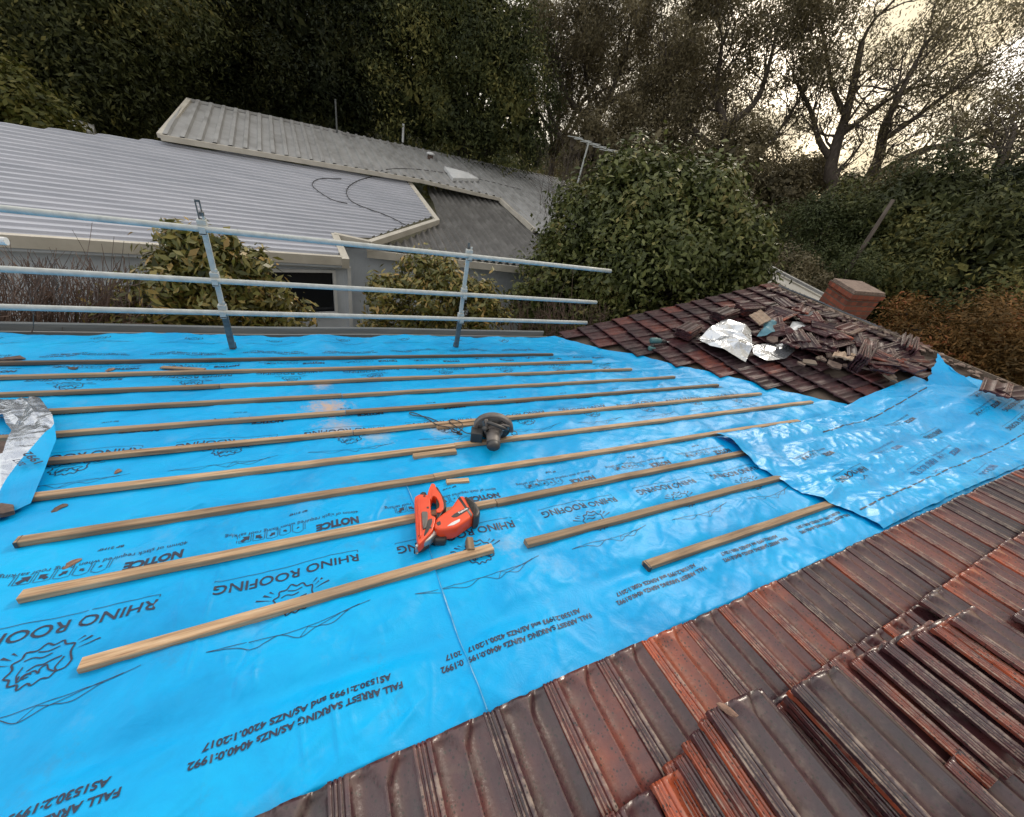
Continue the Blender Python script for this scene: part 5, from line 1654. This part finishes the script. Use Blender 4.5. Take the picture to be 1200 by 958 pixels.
TRAP = [(0.0, 0), (.56, 0), (.66, .036), (.90, .036), (.985, 0)]
WAVE = [(i / 8, .036 * math.sin(2 * math.pi * i / 8)) for i in range(8)]
near = on(NP, [(-140, 130), (188, 167), (480, 214), (507, 254), (433, 280), (394, 274), (397, 301), (-140, 267)])
ribd = hit(400, 262, *NP) - hit(0, 230, *NP)
corrugated('lower_roof', near, NP[1], A1_ - A0_, .19, TRAP, M_WHITEM, nb)
# gutter and capping round the right end of the lower roof
for nm, pts, w, h, dz in (('box_gutter', [(478, 213), (512, 259), (433, 285), (392, 276)], .14, .13, .05), ('box_gutter', [(392, 276), (405, 306)], .14, .2, .05), ('fascia', [(-140, 268), (404, 303)], .10, .17, .04)):
    P = [p + NP[1] * dz for p in on(NP, pts)]
    V, Fc = merge([beam(P[i], P[i + 1] + (P[i + 1] - P[i]) * .01, w, h) for i in range(len(P) - 1)])
    mesh(nm, V, Fc, M_TRIM, nb)
P = [p - NP[1] * .14 for p in on(NP, [(-140, 268), (404, 303)])]
back = np.array([-(P[1] - P[0])[1], (P[1] - P[0])[0], 0]); back /= np.linalg.norm(back)
V, Fc = merge([beam(P[0] + back * .10, P[1] + back * .10, .28, .05)])
mesh('soffit', V, Fc, M_BOARD, nb)
P = [p - NP[1] * .20 + back * .16 for p in on(NP, [(-140, 268), (410, 304)])]
V, Fc = merge([beam(P[0] - back * .03, P[1] - back * .03, .05, .05)])
mesh('head_trim', V, Fc, M_WHITE, nb)
w0, w1 = P[0], P[1]
dirw = (w1 - w0) / np.linalg.norm(w1 - w0)


def wall_box(name, p, q, z1, z0, th, m, bk):
    V = []
    for z in (z0, z1):
        for e, b in ((p, 0), (q, 0), (q, 1), (p, 1)): V.append(np.array([e[0], e[1], z]) + bk * th * b)
    return mesh(name, V, [[3, 2, 1, 0], [4, 5, 6, 7], [0, 1, 5, 4], [1, 2, 6, 5], [2, 3, 7, 6], [3, 0, 4, 7]], m, nb)


bk = np.array([back[0], back[1], 0]); bk /= np.linalg.norm(bk)
wn = -bk
WPL = (w0, bk)
wl, wr = (hit(x, 340, *WPL) for x in (316, 394))
topz = lambda p: w0[2] + (w1[2] - w0[2]) * np.dot(p - w0, dirw) / np.linalg.norm(w1 - w0)
zsill = hit(350, 366, *WPL)[2]; zhead = hit(350, 318, *WPL)[2]
wall_box('wall', w0, wl, topz(w0) - .02, GROUND, .15, M_BOARD, bk)
wall_box('wall', wr, w1, topz(w1) - .02, GROUND, .15, M_BOARD, bk)
wall_box('wall', wl, wr, zsill - .05, GROUND, .15, M_BOARD, bk)
wall_box('wall', wl, wr, topz(wl) - .05, zhead + .04, .15, M_BOARD, bk)
# wall boards as shallow grooves stay in the material; the window is built
win = wall_box('window', wl + bk * .08, wr + bk * .08, zhead + .04, zsill - .05, .01, M_GLASS, bk)
V, Fc = merge([beam(np.array([*(wl - bk * .02)[:2], zhead + .05]), np.array([*(wr - bk * .02)[:2], zhead + .05]), .06, .06),
               beam(np.array([*(wl - bk * .03)[:2], zsill - .02]), np.array([*(wr - bk * .03)[:2], zsill - .02]), .10, .05),
               beam(np.array([*(wr - bk * .02)[:2], zsill]), np.array([*(wr - bk * .02)[:2], zhead]), .07, .06, dirw),
               beam(np.array([*(wl - bk * .02)[:2], zsill]), np.array([*(wl - bk * .02)[:2], zhead]), .07, .06, dirw)])
fr_ = mesh('window_frame', V, Fc, M_WHITE); fr_.parent = win; fr_.matrix_parent_inverse = Matrix.Translation(-Vector(nb.location))
V = []; Fs = []
for i in range(60):
    f = i / 59
    p = wl + (wr - wl) * f + bk * (.2 + .03 * math.sin(f * 70))
    V += [(p[0], p[1], zsill - .1), (p[0], p[1], zhead + .1)]
Fs = [[2 * i, 2 * i + 2, 2 * i + 3, 2 * i + 1] for i in range(59)]
mesh('curtain', V, Fs, M_CURTAIN, nb)
# white corner post and return wall
cp = hit(411, 330, *WPL)
V, Fc = beam(np.array([cp[0], cp[1] - .03, topz(w1) - .02]), np.array([cp[0], cp[1] - .03, GROUND]), .07, .07, dirw)
mesh('corner_post', V, Fc, M_WHITE, nb)
r0 = w1 + dirw * .05; r1 = r0 + bk * 1.1; r2 = r1 + np.array([5.4, .2, 0])
wall_box('wall', r0, r1, -2.66, GROUND, .1, M_BOARD, -dirw)
wall_box('wall', r1, r2, -2.72, GROUND, .1, M_BOARD, bk)

# old translucent roof over the side porch
e0 = kz(432, 290, -2.62); e1 = kz(612, 312, -2.62)
fallv = np.array([-(e1 - e0)[1], (e1 - e0)[0], 0]); fallv /= np.linalg.norm(fallv)
PP = plane3(e0, e1, e0 + fallv * 1.0 + np.array([0, 0, .14]))
porch = on(PP, [(430, 290), (471, 284), (516, 262), (500, 219), (584, 229), (640, 262), (640, 314)])
rb_ = hit(520, 227, *PP) - hit(566, 297, *PP)
corrugated('porch_roof', porch, PP[1], rb_, .20, WAVE, M_CLEARR, nb)
P = [p - PP[1] * .04 for p in on(PP, [(430, 291), (655, 316)])]
V, Fc = beam(P[0], P[1], .06, .17); mesh('porch_beam', V, Fc, M_TRIM, nb)

# upper roof
s0 = hit(188, 160, *NP) + NP[1] * .16; s1 = hit(490, 211, *NP) + NP[1] * .16
ud = np.array([-(s1 - s0)[1], (s1 - s0)[0], 0]); ud /= np.linalg.norm(ud)
UPL = plane3(s0, s1, s0 + ud + np.array([0, 0, .155]))
upper = on(UPL, [(188, 160), (222, 118), (668, 213), (760, 300), (660, 290), (622, 268), (586, 233), (490, 211)])
corrugated('upper_roof', upper, UPL[1], hit(290, 137, *UPL) - hit(287.5, 172, *UPL), .30, [(0.0, 0), (.50, 0), (.60, .065), (.86, .065), (.97, 0)], M_GREYM, nb)
for pts, w, h in (([(188, 160), (222, 118)], .12, .09), ([(220, 118), (400, 156)], .22, .06), ([(400, 157), (672, 214)], .22, .06), ([(188, 161), (490, 212)], .09, .11), ([(490, 212), (586, 234)], .1, .10), ([(586, 234), (626, 270)], .1, .14)):
    P = [p + UPL[1] * .055 for p in on(UPL, pts)]
    V, Fc = beam(P[0], P[1], w, h); mesh('roof_capping', V, Fc, M_TRIM if w < .2 else M_GREYM, nb)
for p, q in ((s0, s1),):
    V = [p - NP[1] * .17, q - NP[1] * .17, q - NP[1] * .0, p]
    mesh('upstand', V, [[0, 1, 2, 3]], M_WHITEM, nb)
# skylight, flue, vent and masts
k0, k1, k2, k3 = on(UPL, [(520, 200), (548, 207), (560, 214), (530, 214)])
V, Fc = prism([k0, k1, k2, k3], 0, 0); V = [p + UPL[1] * .03 for p in (k0, k1, k2, k3)] + [p + UPL[1] * .14 for p in (k0, k1, k2, k3)]
Vt = V[4:]; c_ = sum(Vt) / 4
sk = mesh('skylight', V + [c_ + UPL[1] * .10], Fc[:1] + Fc[2:] + [[4, 5, 8], [5, 6, 8], [6, 7, 8], [7, 4, 8]], M_WHITE, nb)
p = hit(504, 187, *UPL)
V, Fs = merge([tube([p, p + np.array([0, 0, .16])], .11, 12), tube([p + np.array([0, 0, .16]), p + np.array([0, 0, .19]), p + np.array([0, 0, .24])], [.16, .17, .10], 12)])
vt = mesh('roof_vent', V, Fs, None, nb, mats=[M_RUST, M_WHITE], midx=[0] * 14 + [1] * (len(Fs) - 14))
p = hit(472, 167, *UPL); V, Fs = tube([p, p + np.array([0, 0, .62])], .045, 10); mesh('vent_pipe', V, Fs, M_WHITE, nb)
p = hit(395, 156, *UPL); V, Fs = tube([p, p + np.array([.0, 0, .95])], .03, 8); mesh('mast', V, Fs, M_GALVD, nb)
# loose aerial wire on the roofs
pts = spline([hit(x, y, *NP) + NP[1] * .05 for x, y in ((478, 268), (455, 256), (418, 242), (407, 232), (408, 222), (420, 214), (436, 209))] + [hit(x, y, *UPL) + UPL[1] * .06 for x, y in ((455, 201), (500, 202), (560, 212), (610, 224))], 90)
V, Fs = tube(pts, .011, 5); mesh('aerial_wire', V, Fs, M_BLACKP, nb)
pts = spline([hit(x, y, *NP) + NP[1] * .05 for x, y in ((407, 241), (390, 237), (372, 226), (366, 218), (376, 212), (400, 212))], 40)
V, Fs = tube(pts, .010, 5); mesh('aerial_wire', V, Fs, M_BLACKP, nb)

# television aerial beyond the camellia
ap = far(679, 206, 15.0)
ae = thing('tv_aerial', 'television aerial on a leaning pole beyond the camellia', 'aerial', (ap[0], ap[1], ap[2] - 1.2))
tp = far(690, 167, 15.0)
V, Fs = tube([ap + np.array([0, 0, -1.2]) - (tp - ap) * .5, tp], .028, 6); mesh('pole', V, Fs, M_GALV, ae)
b0 = far(674, 161, 15.0); b1 = far(718, 178, 15.0)
parts = [tube([b0, b1], .016, 5)]
for k in range(6):
    c = b0 + (b1 - b0) * k / 5; d_ = np.array([.25, -.5, .02]) * (.5 + .08 * k)
    parts.append(tube([c - d_, c + d_], .009, 5))
V, Fs = merge(parts); mesh('antenna', V, Fs, M_GALV, ae)

# pale metal roof strip behind the far ridge, and a small white roof at the far left
c4 = [far(868, 296, 13.2), far(990, 360, 11.2), far(984, 372, 10.4), far(868, 330, 12.2)]
sh = thing('carport', 'pale metal carport roof edge between the camellia and the chimney', 'carport', (*(sum(c4) / 4)[:2], GROUND))
nn = plane3(c4[0], c4[1], c4[3])
corrugated('roof_sheet', c4, nn[1], c4[1] - c4[0], .2, TRAP, M_TRIM, sh)
V, Fc = merge([beam(c4[0] + [0, 0, .05], c4[1] + [0, 0, .05], .12, .14)]); mesh('edge_capping', V, Fc, M_GREYM, sh)
V, Fc = merge([beam(p - np.array([0, 0, .1]), np.array([p[0], p[1], GROUND]), .09, .09, (1, 0, 0)) for p in c4]); mesh('post', V, Fc, M_WHITE, sh)
c4 = [far(62, 140, 17), far(66, 134, 18.5), far(110, 146, 18.5), far(110, 156, 17)]
sh = thing('shed', 'small white roofed shed beyond the yellow green bush at the far left', 'shed', (*(sum(c4) / 4)[:2], GROUND))
V, Fc = prism([np.array(p) for p in c4], 0, 0); V = [p - np.array([0, 0, .25]) for p in c4] + list(c4); mesh('roof', V, Fc, M_WHITE, sh)
wq = [sum(c4) / 4 + (p - sum(c4) / 4) * .9 for p in c4]; V = [np.array([p[0], p[1], GROUND]) for p in wq] + [np.array([p[0], p[1], p[2] - .26]) for p in wq]; mesh('wall', V, Fc, M_BOARD, sh)
# pipe end of the next scaffold bay at the left edge
pe = far(8, 283, 4.9); V, Fs = tube([pe + np.array([-.9, .05, .0]), pe], .03, 12)
o = mesh('scaffold_pipe', V, Fs, M_WHITE, smooth=False); tag(o, 'white pipe end poking in at the left edge above the middle rail', 'pipe')
# leaning bare pole against the dark trees
p0_, p1_ = far(1010, 292, 15.5), far(1047, 234, 15.5)
V, Fs = tube([p0_ + (p0_ - p1_) * 1.6, p0_, p1_], [.06, .055, .045], 10)
o = mesh('leaning_pole', V, Fs, M_BARK, smooth=True); tag(o, 'grey brown bare pole leaning in front of the dark trees at the right', 'pole')
# ------------------------------------------------------------------ trees and shrubs
def leaf_mesh(name, C, N, size, m, parent, rng, aspect=.42, fold=.0, up=0.35, droop=0.0):
    """C leaf centres, N outward directions"""
    n = len(C)
    d = N + rng.normal(0, .42, (n, 3)); d[:, 2] += up
    d /= np.linalg.norm(d, axis=1)[:, None]
    ax = rng.normal(0, 1, (n, 3)); ax[:, 2] -= droop
    ax -= d * np.sum(ax * d, 1)[:, None]; ax /= np.linalg.norm(ax, axis=1)[:, None] + 1e-9
    sd = np.cross(d, ax)
    L_ = size * rng.uniform(.45, 1.35, (n, 1))
    W_ = L_ * aspect * rng.uniform(.8, 1.2, (n, 1))
    V = np.stack([C - ax * L_ * .5, C + sd * W_ * .5 + ax * L_ * .05 + d * W_ * fold, C + ax * L_ * .5 - d * L_ * .08, C - sd * W_ * .5 + ax * L_ * .05 + d * W_ * fold], 1).reshape(-1, 3)
    return mesh(name, V, np.arange(4 * n).reshape(n, 4), m, parent)


def crown(rng, blobs, n, sub=26, tight=.34, shell=.55):
    """leaf centres clustered in clumps through ellipsoidal blobs"""
    C = []; N = []
    vol = np.array([b[1] ** 2 for b in blobs], float); vol /= vol.sum()
    for (c, r), w in zip(blobs, vol):
        k = max(40, int(n * w))
        nc = max(6, sub)
        u = rng.normal(0, 1, (nc, 3)); u /= np.linalg.norm(u, axis=1)[:, None]
        rad = rng.uniform(shell, 1.0, (nc, 1)) ** .7
        cc = c + u * rad * r * np.array([1, 1, .88])
        idx = rng.integers(0, nc, k)
        off = rng.normal(0, 1, (k, 3)) * r * tight * .55
        p = cc[idx] + off
        C.append(p); q = p - c; q /= np.linalg.norm(q, axis=1)[:, None] + 1e-9
        q2 = off / (np.linalg.norm(off, axis=1)[:, None] + 1e-9)
        q = q * .55 + q2 * .85; N.append(q / (np.linalg.norm(q, axis=1)[:, None] + 1e-9))
    return np.concatenate(C), np.concatenate(N)


def branchy(base, tips, r0, rng, sag=.1, kink=.12):
    parts = []
    for tp in tips:
        L_ = np.linalg.norm(tp - base)
        pts = [base]
        for f in (.3, .6, .85): pts.append(base + (tp - base) * f + rng.normal(0, kink, 3) * L_ * .3 + np.array([0, 0, sag * L_ * math.sin(f * 3)]))
        pts.append(tp)
        P = spline(pts, 10)
        parts.append(tube(P, np.linspace(r0, r0 * .18, 10), 6))
    return parts


def plant(name, label, cat, blobs, n, size, m, bark, seed, base=None, trunk_r=.12, group=None, sub=26, tight=.34, aspect=.42, up=.35, shell=.55, trunk=True, droop=0.0, fold=0.0, dense=0):
    rng = np.random.default_rng(seed)
    blobs = [(np.array(c, float), r) for c, r in blobs]
    cen = sum(c for c, r in blobs) / len(blobs)
    if base is None: base = np.array([cen[0], cen[1], GROUND])
    t = thing(name, label, cat, base, group)
    C, N = crown(rng, blobs, n, sub, tight, shell)
    size_ = np.full((len(C), 1), size)
    if dense:         # the shaded inner boughs
        C2, N2 = crown(rng, [(c, r * .62) for c, r in blobs], dense, sub, tight, .2)
        C = np.concatenate([C, C2]); N = np.concatenate([N, N2]); size_ = np.concatenate([size_, np.full((len(C2), 1), size * 2.8)])
    leaf_mesh('crown', C, N, size_, m, t, rng, aspect, fold, up, droop)
    if trunk:
        fork = base + (cen - base) * .55
        parts = [tube(spline([base - np.array([0, 0, .2]), base + (fork - base) * .5 + rng.normal(0, .08, 3), fork], 8), np.linspace(trunk_r, trunk_r * .7, 8), 9)]
        parts += branchy(fork, [c for c, r in blobs], trunk_r * .6, rng)
        V, Fs = merge(parts); mesh('trunk', V, Fs, bark, t, smooth=True)
    return t


def bl(lst, dist, jit=0.0, seed=0):
    """blobs from (x, y, radius in metres, extra distance)"""
    return [(far(q[0], q[1], dist + (q[3] if len(q) > 3 else 0)), q[2]) for q in lst]


plant('shrub', 'yellow green large leaved shrub behind the left guard post', 'shrub', bl([(165, 372, .38), (205, 335, .40), (228, 300, .36, .1), (255, 285, .2), (212, 283, .2), (262, 330, .42, -.1), (300, 340, .36), (330, 372, .36), (285, 385, .45), (235, 385, .45), (190, 400, .4), (345, 398, .3), (290, 310, .25)], 6.0), 15000, .125, L_RHODO, M_BARK, 1, trunk_r=.05, sub=16, tight=.45, aspect=.36)
plant('shrub', 'yellow green shrub between the white corner post and the right guard post', 'shrub', bl([(455, 350, .38), (490, 325, .36), (530, 335, .40), (560, 355, .38), (470, 385, .42), (520, 385, .45), (575, 385, .38), (445, 392, .3), (505, 352, .3, -.2)], 6.7), 13000, .12, L_RHODO, M_BARK, 2, trunk_r=.05, sub=16, tight=.45, aspect=.36)
plant('camellia_bush', 'large round dark glossy bush behind the far tiled roof', 'bush', bl([(750, 300, 2.0, .4), (690, 270, 1.05), (745, 235, 1.1), (805, 255, 1.2), (850, 300, .95), (660, 325, 1.0), (830, 340, 1.2), (700, 340, 1.3), (770, 330, 1.6, -.4), (640, 365, .8), (870, 330, .6), (615, 350, .5, -.6), (720, 215, .55), (770, 208, .5), (735, 198, .35), (885, 285, .5), (835, 232, .6), (655, 290, .5), (800, 215, .4), (870, 262, .45)], 10.55), 66000, .145, L_CAM, M_BARKD, 3, trunk_r=.16, sub=40, tight=.32, aspect=.46, shell=.7)
plant('bush', 'dense olive bush between the camellia and the leaning pole', 'bush', bl([(950, 285, 1.5), (925, 265, .85), (975, 260, .9), (990, 295, .95), (920, 305, .9), (950, 320, 1.1), (955, 245, .6), (1003, 318, .7, -2.4)], 17.5), 30000, .11, L_OLIVE, M_BARKD, 4, trunk_r=.15, sub=60, tight=.28, aspect=.3)
plant('autumn_tree', 'orange brown feathery tree beyond the ridge at the right edge', 'tree', bl([(1110, 395, 1.1), (1065, 385, .75), (1060, 362, .4), (1150, 400, 1.1), (1190, 420, 1.2), (1120, 430, 1.2), (1215, 400, 1.2), (1085, 420, .9), (1170, 445, 1.1), (1040, 400, .5)], 13.5), 42000, .10, L_BROWN, M_BARKD, 5, trunk_r=.12, sub=50, tight=.34, aspect=.3, up=.6)
plant('bush', 'low dull brown bush just left of the chimney', 'bush', bl([(925, 318, .7), (900, 300, .5), (950, 335, .6)], 14.5), 5000, .10, L_GUM, M_BARKD, 6, trunk_r=.05)
plant('bush', 'yellow green bush at the far left above the white roof', 'bush', bl([(25, 120, 1.0), (-10, 130, 1.1), (50, 135, .7), (10, 105, .6)], 16), 12000, .16, L_YEL, M_BARKD, 7, trunk_r=.1)

# tall dark evergreens behind the neighbouring house
TREES = [('dark evergreen tree filling the top left corner', [(30, 70, 3.4), (100, 80, 3.2), (120, 130, 2.0), (60, 20, 3.6), (130, 30, 3.2), (-40, 60, 3.5), (20, -40, 4), (110, -40, 4), (150, 110, 1.6)], 21, 11),
         ('dark evergreen tree behind the left end of the grey upper roof', [(230, 70, 3.4), (290, 60, 3.0), (200, 110, 2.6), (260, 110, 2.6), (240, 10, 3.8), (300, 0, 3.6), (330, 100, 2.4), (190, 40, 2.6), (250, -50, 4)], 25, 12),
         ('dark evergreen tree behind the roof mast', [(390, 70, 3.2), (360, 110, 2.6), (420, 110, 2.8), (370, 20, 3.4), (430, 40, 3.2), (450, 0, 3.6), (400, -50, 4), (400, 140, 2.2), (350, 140, 2)], 23, 13),
         ('rounded evergreen tree with the lighter crown right of the mast', [(540, 100, 3.6), (580, 80, 2.8), (600, 130, 2.4), (610, 165, 1.7), (560, 150, 2.6), (500, 140, 2.6), (520, 50, 3.2), (570, 30, 2.8), (490, 80, 2.8), (500, 0, 3.4), (560, -30, 3.4), (628, 180, 1.0)], 22, 14),
         ('dark tree behind the leaning pole', [(1060, 290, 2.6), (1030, 330, 2.2), (1100, 320, 2.6), (1080, 250, 2.0), (1140, 290, 2.4), (1050, 360, 2.0), (1120, 350, 2.4), (1010, 260, 1.6)], 19, 15),
         ('dark tree at the right edge above the autumn tree', [(1180, 290, 2.6), (1210, 330, 2.8), (1170, 340, 2.4), (1220, 260, 2.4), (1160, 250, 1.6), (1240, 300, 3)], 20, 16),
         ('dark tree right behind the camellia', [(720, 200, 2.4), (780, 200, 2.4), (840, 220, 2.4), (880, 250, 2.4), (800, 240, 2.6), (690, 180, 1.8), (860, 190, 1.8), (910, 230, 1.6)], 22, 17)]
for lb, b_, dist, sd in TREES:
    g = {17: L_GUM, 12: L_DARK3, 14: L_DARK2, 15: L_DARK, 11: L_DARK, 16: L_DARK3, 13: L_DARK3}[sd]
    plant('evergreen_tree', lb, 'tree', bl(b_, dist), 62000, .15, g, M_BARKD, sd, trunk_r=.32, sub=30, tight=.24, aspect=.36, shell=.5, droop=.6, dense=14000, up=.3)


# gum trees with open crowns
def gum(name, label, limbs, dist, seed, nleaf, lsize, twigs=3, depth=3, m=L_GUM, bark=M_BARK, spread=1.0, clump=.28):
    """limbs: list of (pixel polyline, r0, r1); every limb grows side branches, twigs and leaf clumps"""
    rng = np.random.default_rng(seed)
    base = far(*limbs[0][0][0], dist)
    root = np.array([base[0], base[1], GROUND + 2.0])
    t = thing(name, label, 'tree', root)
    parts = []; tips = []

    def grow(p, d, L_, r, dep):
        n = 5
        pts = [p]; q = p.copy(); dd_ = d / np.linalg.norm(d)
        for i in range(n):
            dd_ = dd_ + rng.normal(0, .20, 3) + np.array([0, 0, .06]); dd_ /= np.linalg.norm(dd_)
            q = q + dd_ * L_ / n; pts.append(q)
        P = np.array(pts)
        parts.append(tube(P, np.linspace(r * .72, r * .3, n + 1), 5 if dep > 1 else 4, False))
        if dep <= 0:
            tips.append((P[-1], L_)); tips.append((P[-3], L_)); return
        if dep <= 1: tips.append((P[-1], L_))
        k = rng.integers(2, 4) + (1 if dep == depth else 0)
        for _ in range(k):
            i = rng.integers(2, n + 1)
            nd = dd_ + rng.normal(0, .62, 3)
            grow(P[i], nd, L_ * rng.uniform(.5, .78), r * .5, dep - 1)

    first = True
    for pix, r0, r1 in limbs:
        z = 0.0; P = []
        for i, (x, y) in enumerate(pix):
            if i: z += rng.normal(0, .35)
            P.append(far(x, y, dist + z))
        if first:
            P = [root - [0, 0, 2.3]] + P; first = False
        P = spline(P, 14)
        parts.append(tube(P, np.linspace(r0, r1, 14), 8, False))
        T = np.gradient(P, axis=0)
        for i in range(3, 14):
            for _ in range(2 if i > 7 else 1):
                if rng.random() < .75:
                    tdir = T[i] / np.linalg.norm(T[i]) * .8 + rng.normal(0, .7, 3) * np.array([1, 1, .8]) + np.array([0, 0, .25])
                    grow(P[i], tdir, rng.uniform(1.1, 2.0) * spread, r0 * .32 * (1 - .5 * i / 14) + .012, depth - 1)
        grow(P[-1], T[-1], 1.8 * spread, r1, depth)
    V, Fs = merge(parts); mesh('trunk', V, Fs, bark, t, smooth=True)
    k = max(1, nleaf // len(tips)); C = []
    for p, L_ in tips:
        C.append(p + rng.normal(0, 1, (k, 3)) * clump * np.array([1, 1, .7]))
    C = np.concatenate(C)
    N = rng.normal(0, 1, C.shape); N /= np.linalg.norm(N, axis=1)[:, None]
    leaf_mesh('crown', C, N, lsize, m, t, rng, .28, 0, .1, 1.2)
    return t


gum('gum_tree', 'tall open crowned gum tree with twin dark trunks against the bright sky at the right',
    [([(968, 240), (972, 205), (980, 170), (990, 140), (1000, 100), (1010, 50)], .30, .10),
     ([(995, 245), (1015, 215), (1030, 185), (1036, 150), (1050, 120), (1075, 70)], .26, .07),
     ([(1014, 214), (1050, 192), (1085, 175), (1120, 168), (1160, 150)], .16, .05),
     ([(976, 190), (960, 165), (950, 130), (930, 90)], .14, .05),
     ([(984, 160), (1010, 140), (1040, 118), (1080, 100)], .12, .04),
     ([(990, 135), (975, 100), (968, 60), (960, 20)], .10, .04),
     ([(1034, 165), (1070, 140), (1110, 110), (1150, 80)], .11, .04)], 24, 31, 40000, .13, spread=.95, clump=.22)
gum('gum_tree', 'brown leaved gum tree with crooked branches above the tv aerial',
    [([(700, 200), (695, 160), (705, 130), (720, 100), (735, 60)], .26, .08), ([(700, 150), (670, 120), (650, 80), (640, 40)], .16, .05), ([(712, 120), (745, 105), (775, 90), (800, 50)], .14, .05), ([(698, 165), (730, 150), (770, 140), (800, 120)], .13, .05), ([(690, 180), (655, 160), (630, 130), (620, 90)], .12, .04), ([(650, 80), (665, 60), (690, 30)], .09, .03), ([(655, 160), (640, 110), (665, 70), (680, 50)], .10, .04), ([(690, 150), (690, 110), (685, 75), (700, 40)], .10, .04)], 25, 32, 70000, .16, clump=.26, spread=1.0)
gum('gum_tree', 'dense brown gum tree between the aerial tree and the twin trunked gum',
    [([(850, 230), (845, 190), (850, 150), (840, 110), (845, 60)], .24, .08), ([(846, 180), (810, 150), (790, 110), (780, 70)], .15, .05), ([(850, 150), (885, 120), (900, 80), (910, 40)], .14, .05), ([(848, 200), (890, 180), (915, 150), (935, 120)], .13, .05), ([(846, 190), (815, 180), (780, 170), (760, 150)], .12, .05)], 23, 33, 46000, .16, clump=.26, spread=1.0)
gum('gum_tree', 'thin leaved gum tree leaning in from the right edge',
    [([(1150, 260), (1165, 220), (1175, 190), (1190, 150)], .2, .07), ([(1160, 235), (1130, 225), (1095, 222), (1060, 235)], .12, .04), ([(1168, 215), (1195, 200), (1220, 180)], .12, .05), ([(1155, 250), (1180, 245), (1210, 235)], .1, .04)], 21, 34, 10000, .16, spread=.8)


for lb, b_, dist, sd in (('brown hazy crowned gum tree filling the gap right of the rounded evergreen', [(640, 120, 2.6), (690, 90, 2.6), (660, 40, 3.0), (720, 40, 2.8), (640, 180, 2.0), (600, 60, 2.6), (740, 90, 2.2)], 31, 51),
                         ('brown hazy crowned gum tree behind the dense middle gum', [(760, 150, 2.6), (820, 110, 2.8), (850, 160, 2.6), (830, 60, 2.8), (880, 205, 2.2), (790, 70, 2.6), (850, 205, 2.2)], 30, 52),
                         ('low olive gum tree under the twin trunked gum', [(930, 215, 1.6), (1010, 232, 1.5), (1060, 225, 1.5), (960, 225, 1.4), (1100, 235, 1.6)], 27, 53)):
    plant('gum_tree', lb, 'tree', bl(b_, dist), 26000, .22, L_GUM, M_BARK, sd, trunk_r=.25, sub=30, tight=.26, aspect=.3, shell=.45, droop=1.0, up=.2)


# bare twiggy shrub at the left, in front of the neighbour's wall
def twig_shrub(name, label, x0, x1, ytop, ybot, dist, seed, nst, m=M_TWIG):
    rng = np.random.default_rng(seed)
    c = far((x0 + x1) / 2, ybot, dist)
    t = thing(name, label, 'shrub', (c[0], c[1], GROUND))
    parts = []
    for i in range(nst):
        fx = x0 + (x1 - x0) * rng.random()
        b = far(fx + rng.normal(0, 12), ybot + 60, dist + rng.normal(0, .25))
        tp = far(fx + rng.normal(0, 22), ytop + rng.uniform(0, .55) * (ybot - ytop), dist + rng.normal(0, .35))
        P = spline([b, b + (tp - b) * .4 + rng.normal(0, .06, 3), b + (tp - b) * .75 + rng.normal(0, .06, 3), tp], 9)
        r = rng.uniform(.005, .010)
        parts.append(tube(P, np.linspace(r, .0025, 9), 4, False))
        for _ in range(5):
            j = rng.integers(2, 8); d_ = (P[min(j + 1, 8)] - P[j]); d_ = d_ / np.linalg.norm(d_) + rng.normal(0, .55, 3)
            L_ = rng.uniform(.08, .26)
            Q = spline([P[j], P[j] + d_ * L_ * .5 + rng.normal(0, .02, 3), P[j] + d_ * L_ + np.array([0, 0, .05])], 5)
            parts.append(tube(Q, np.linspace(r * .55, .002, 5), 3, False))
    V, Fs = merge(parts); mesh('branches', V, Fs, m, t)


twig_shrub('bare_shrub', 'bare red brown twiggy shrub at the left edge below the rails', -40, 155, 300, 398, 6.0, 41, 220)
twig_shrub('bare_shrub', 'thin bare twigs between the right guard post and the camellia', 590, 690, 345, 395, 7.4, 42, 90)
twig_shrub('bare_shrub', 'upright pale twigs behind the upper roof beside the tv aerial', 645, 690, 150, 215, 16, 43, 60, M_BARK)

# far wooded hillside seen between the trees
rng = np.random.default_rng(77)
n = 42000
az = np.radians(rng.uniform(-55, 100, n)); ds = rng.uniform(34, 60, n)
zz_ = GROUND + rng.uniform(0, 1, n) ** 1.2 * (5.6 + 1.6 * vn(np.degrees(az) * .16, az * 0, 5)) * (ds / 45) + np.clip(np.degrees(-az) / 40 + .5, 0, 1) * 3.0 * rng.uniform(0, 1, n)
C = np.stack([np.sin(az) * ds, np.cos(az) * ds, zz_], 1)
N = -C / np.linalg.norm(C, axis=1)[:, None]
o = leaf_mesh('far_woodland', C, N, 1.05, L_DARK, None, rng, .5, 0, .4)
tag(o, kind='stuff')
o['label'] = 'dark wooded hillside behind the trees'
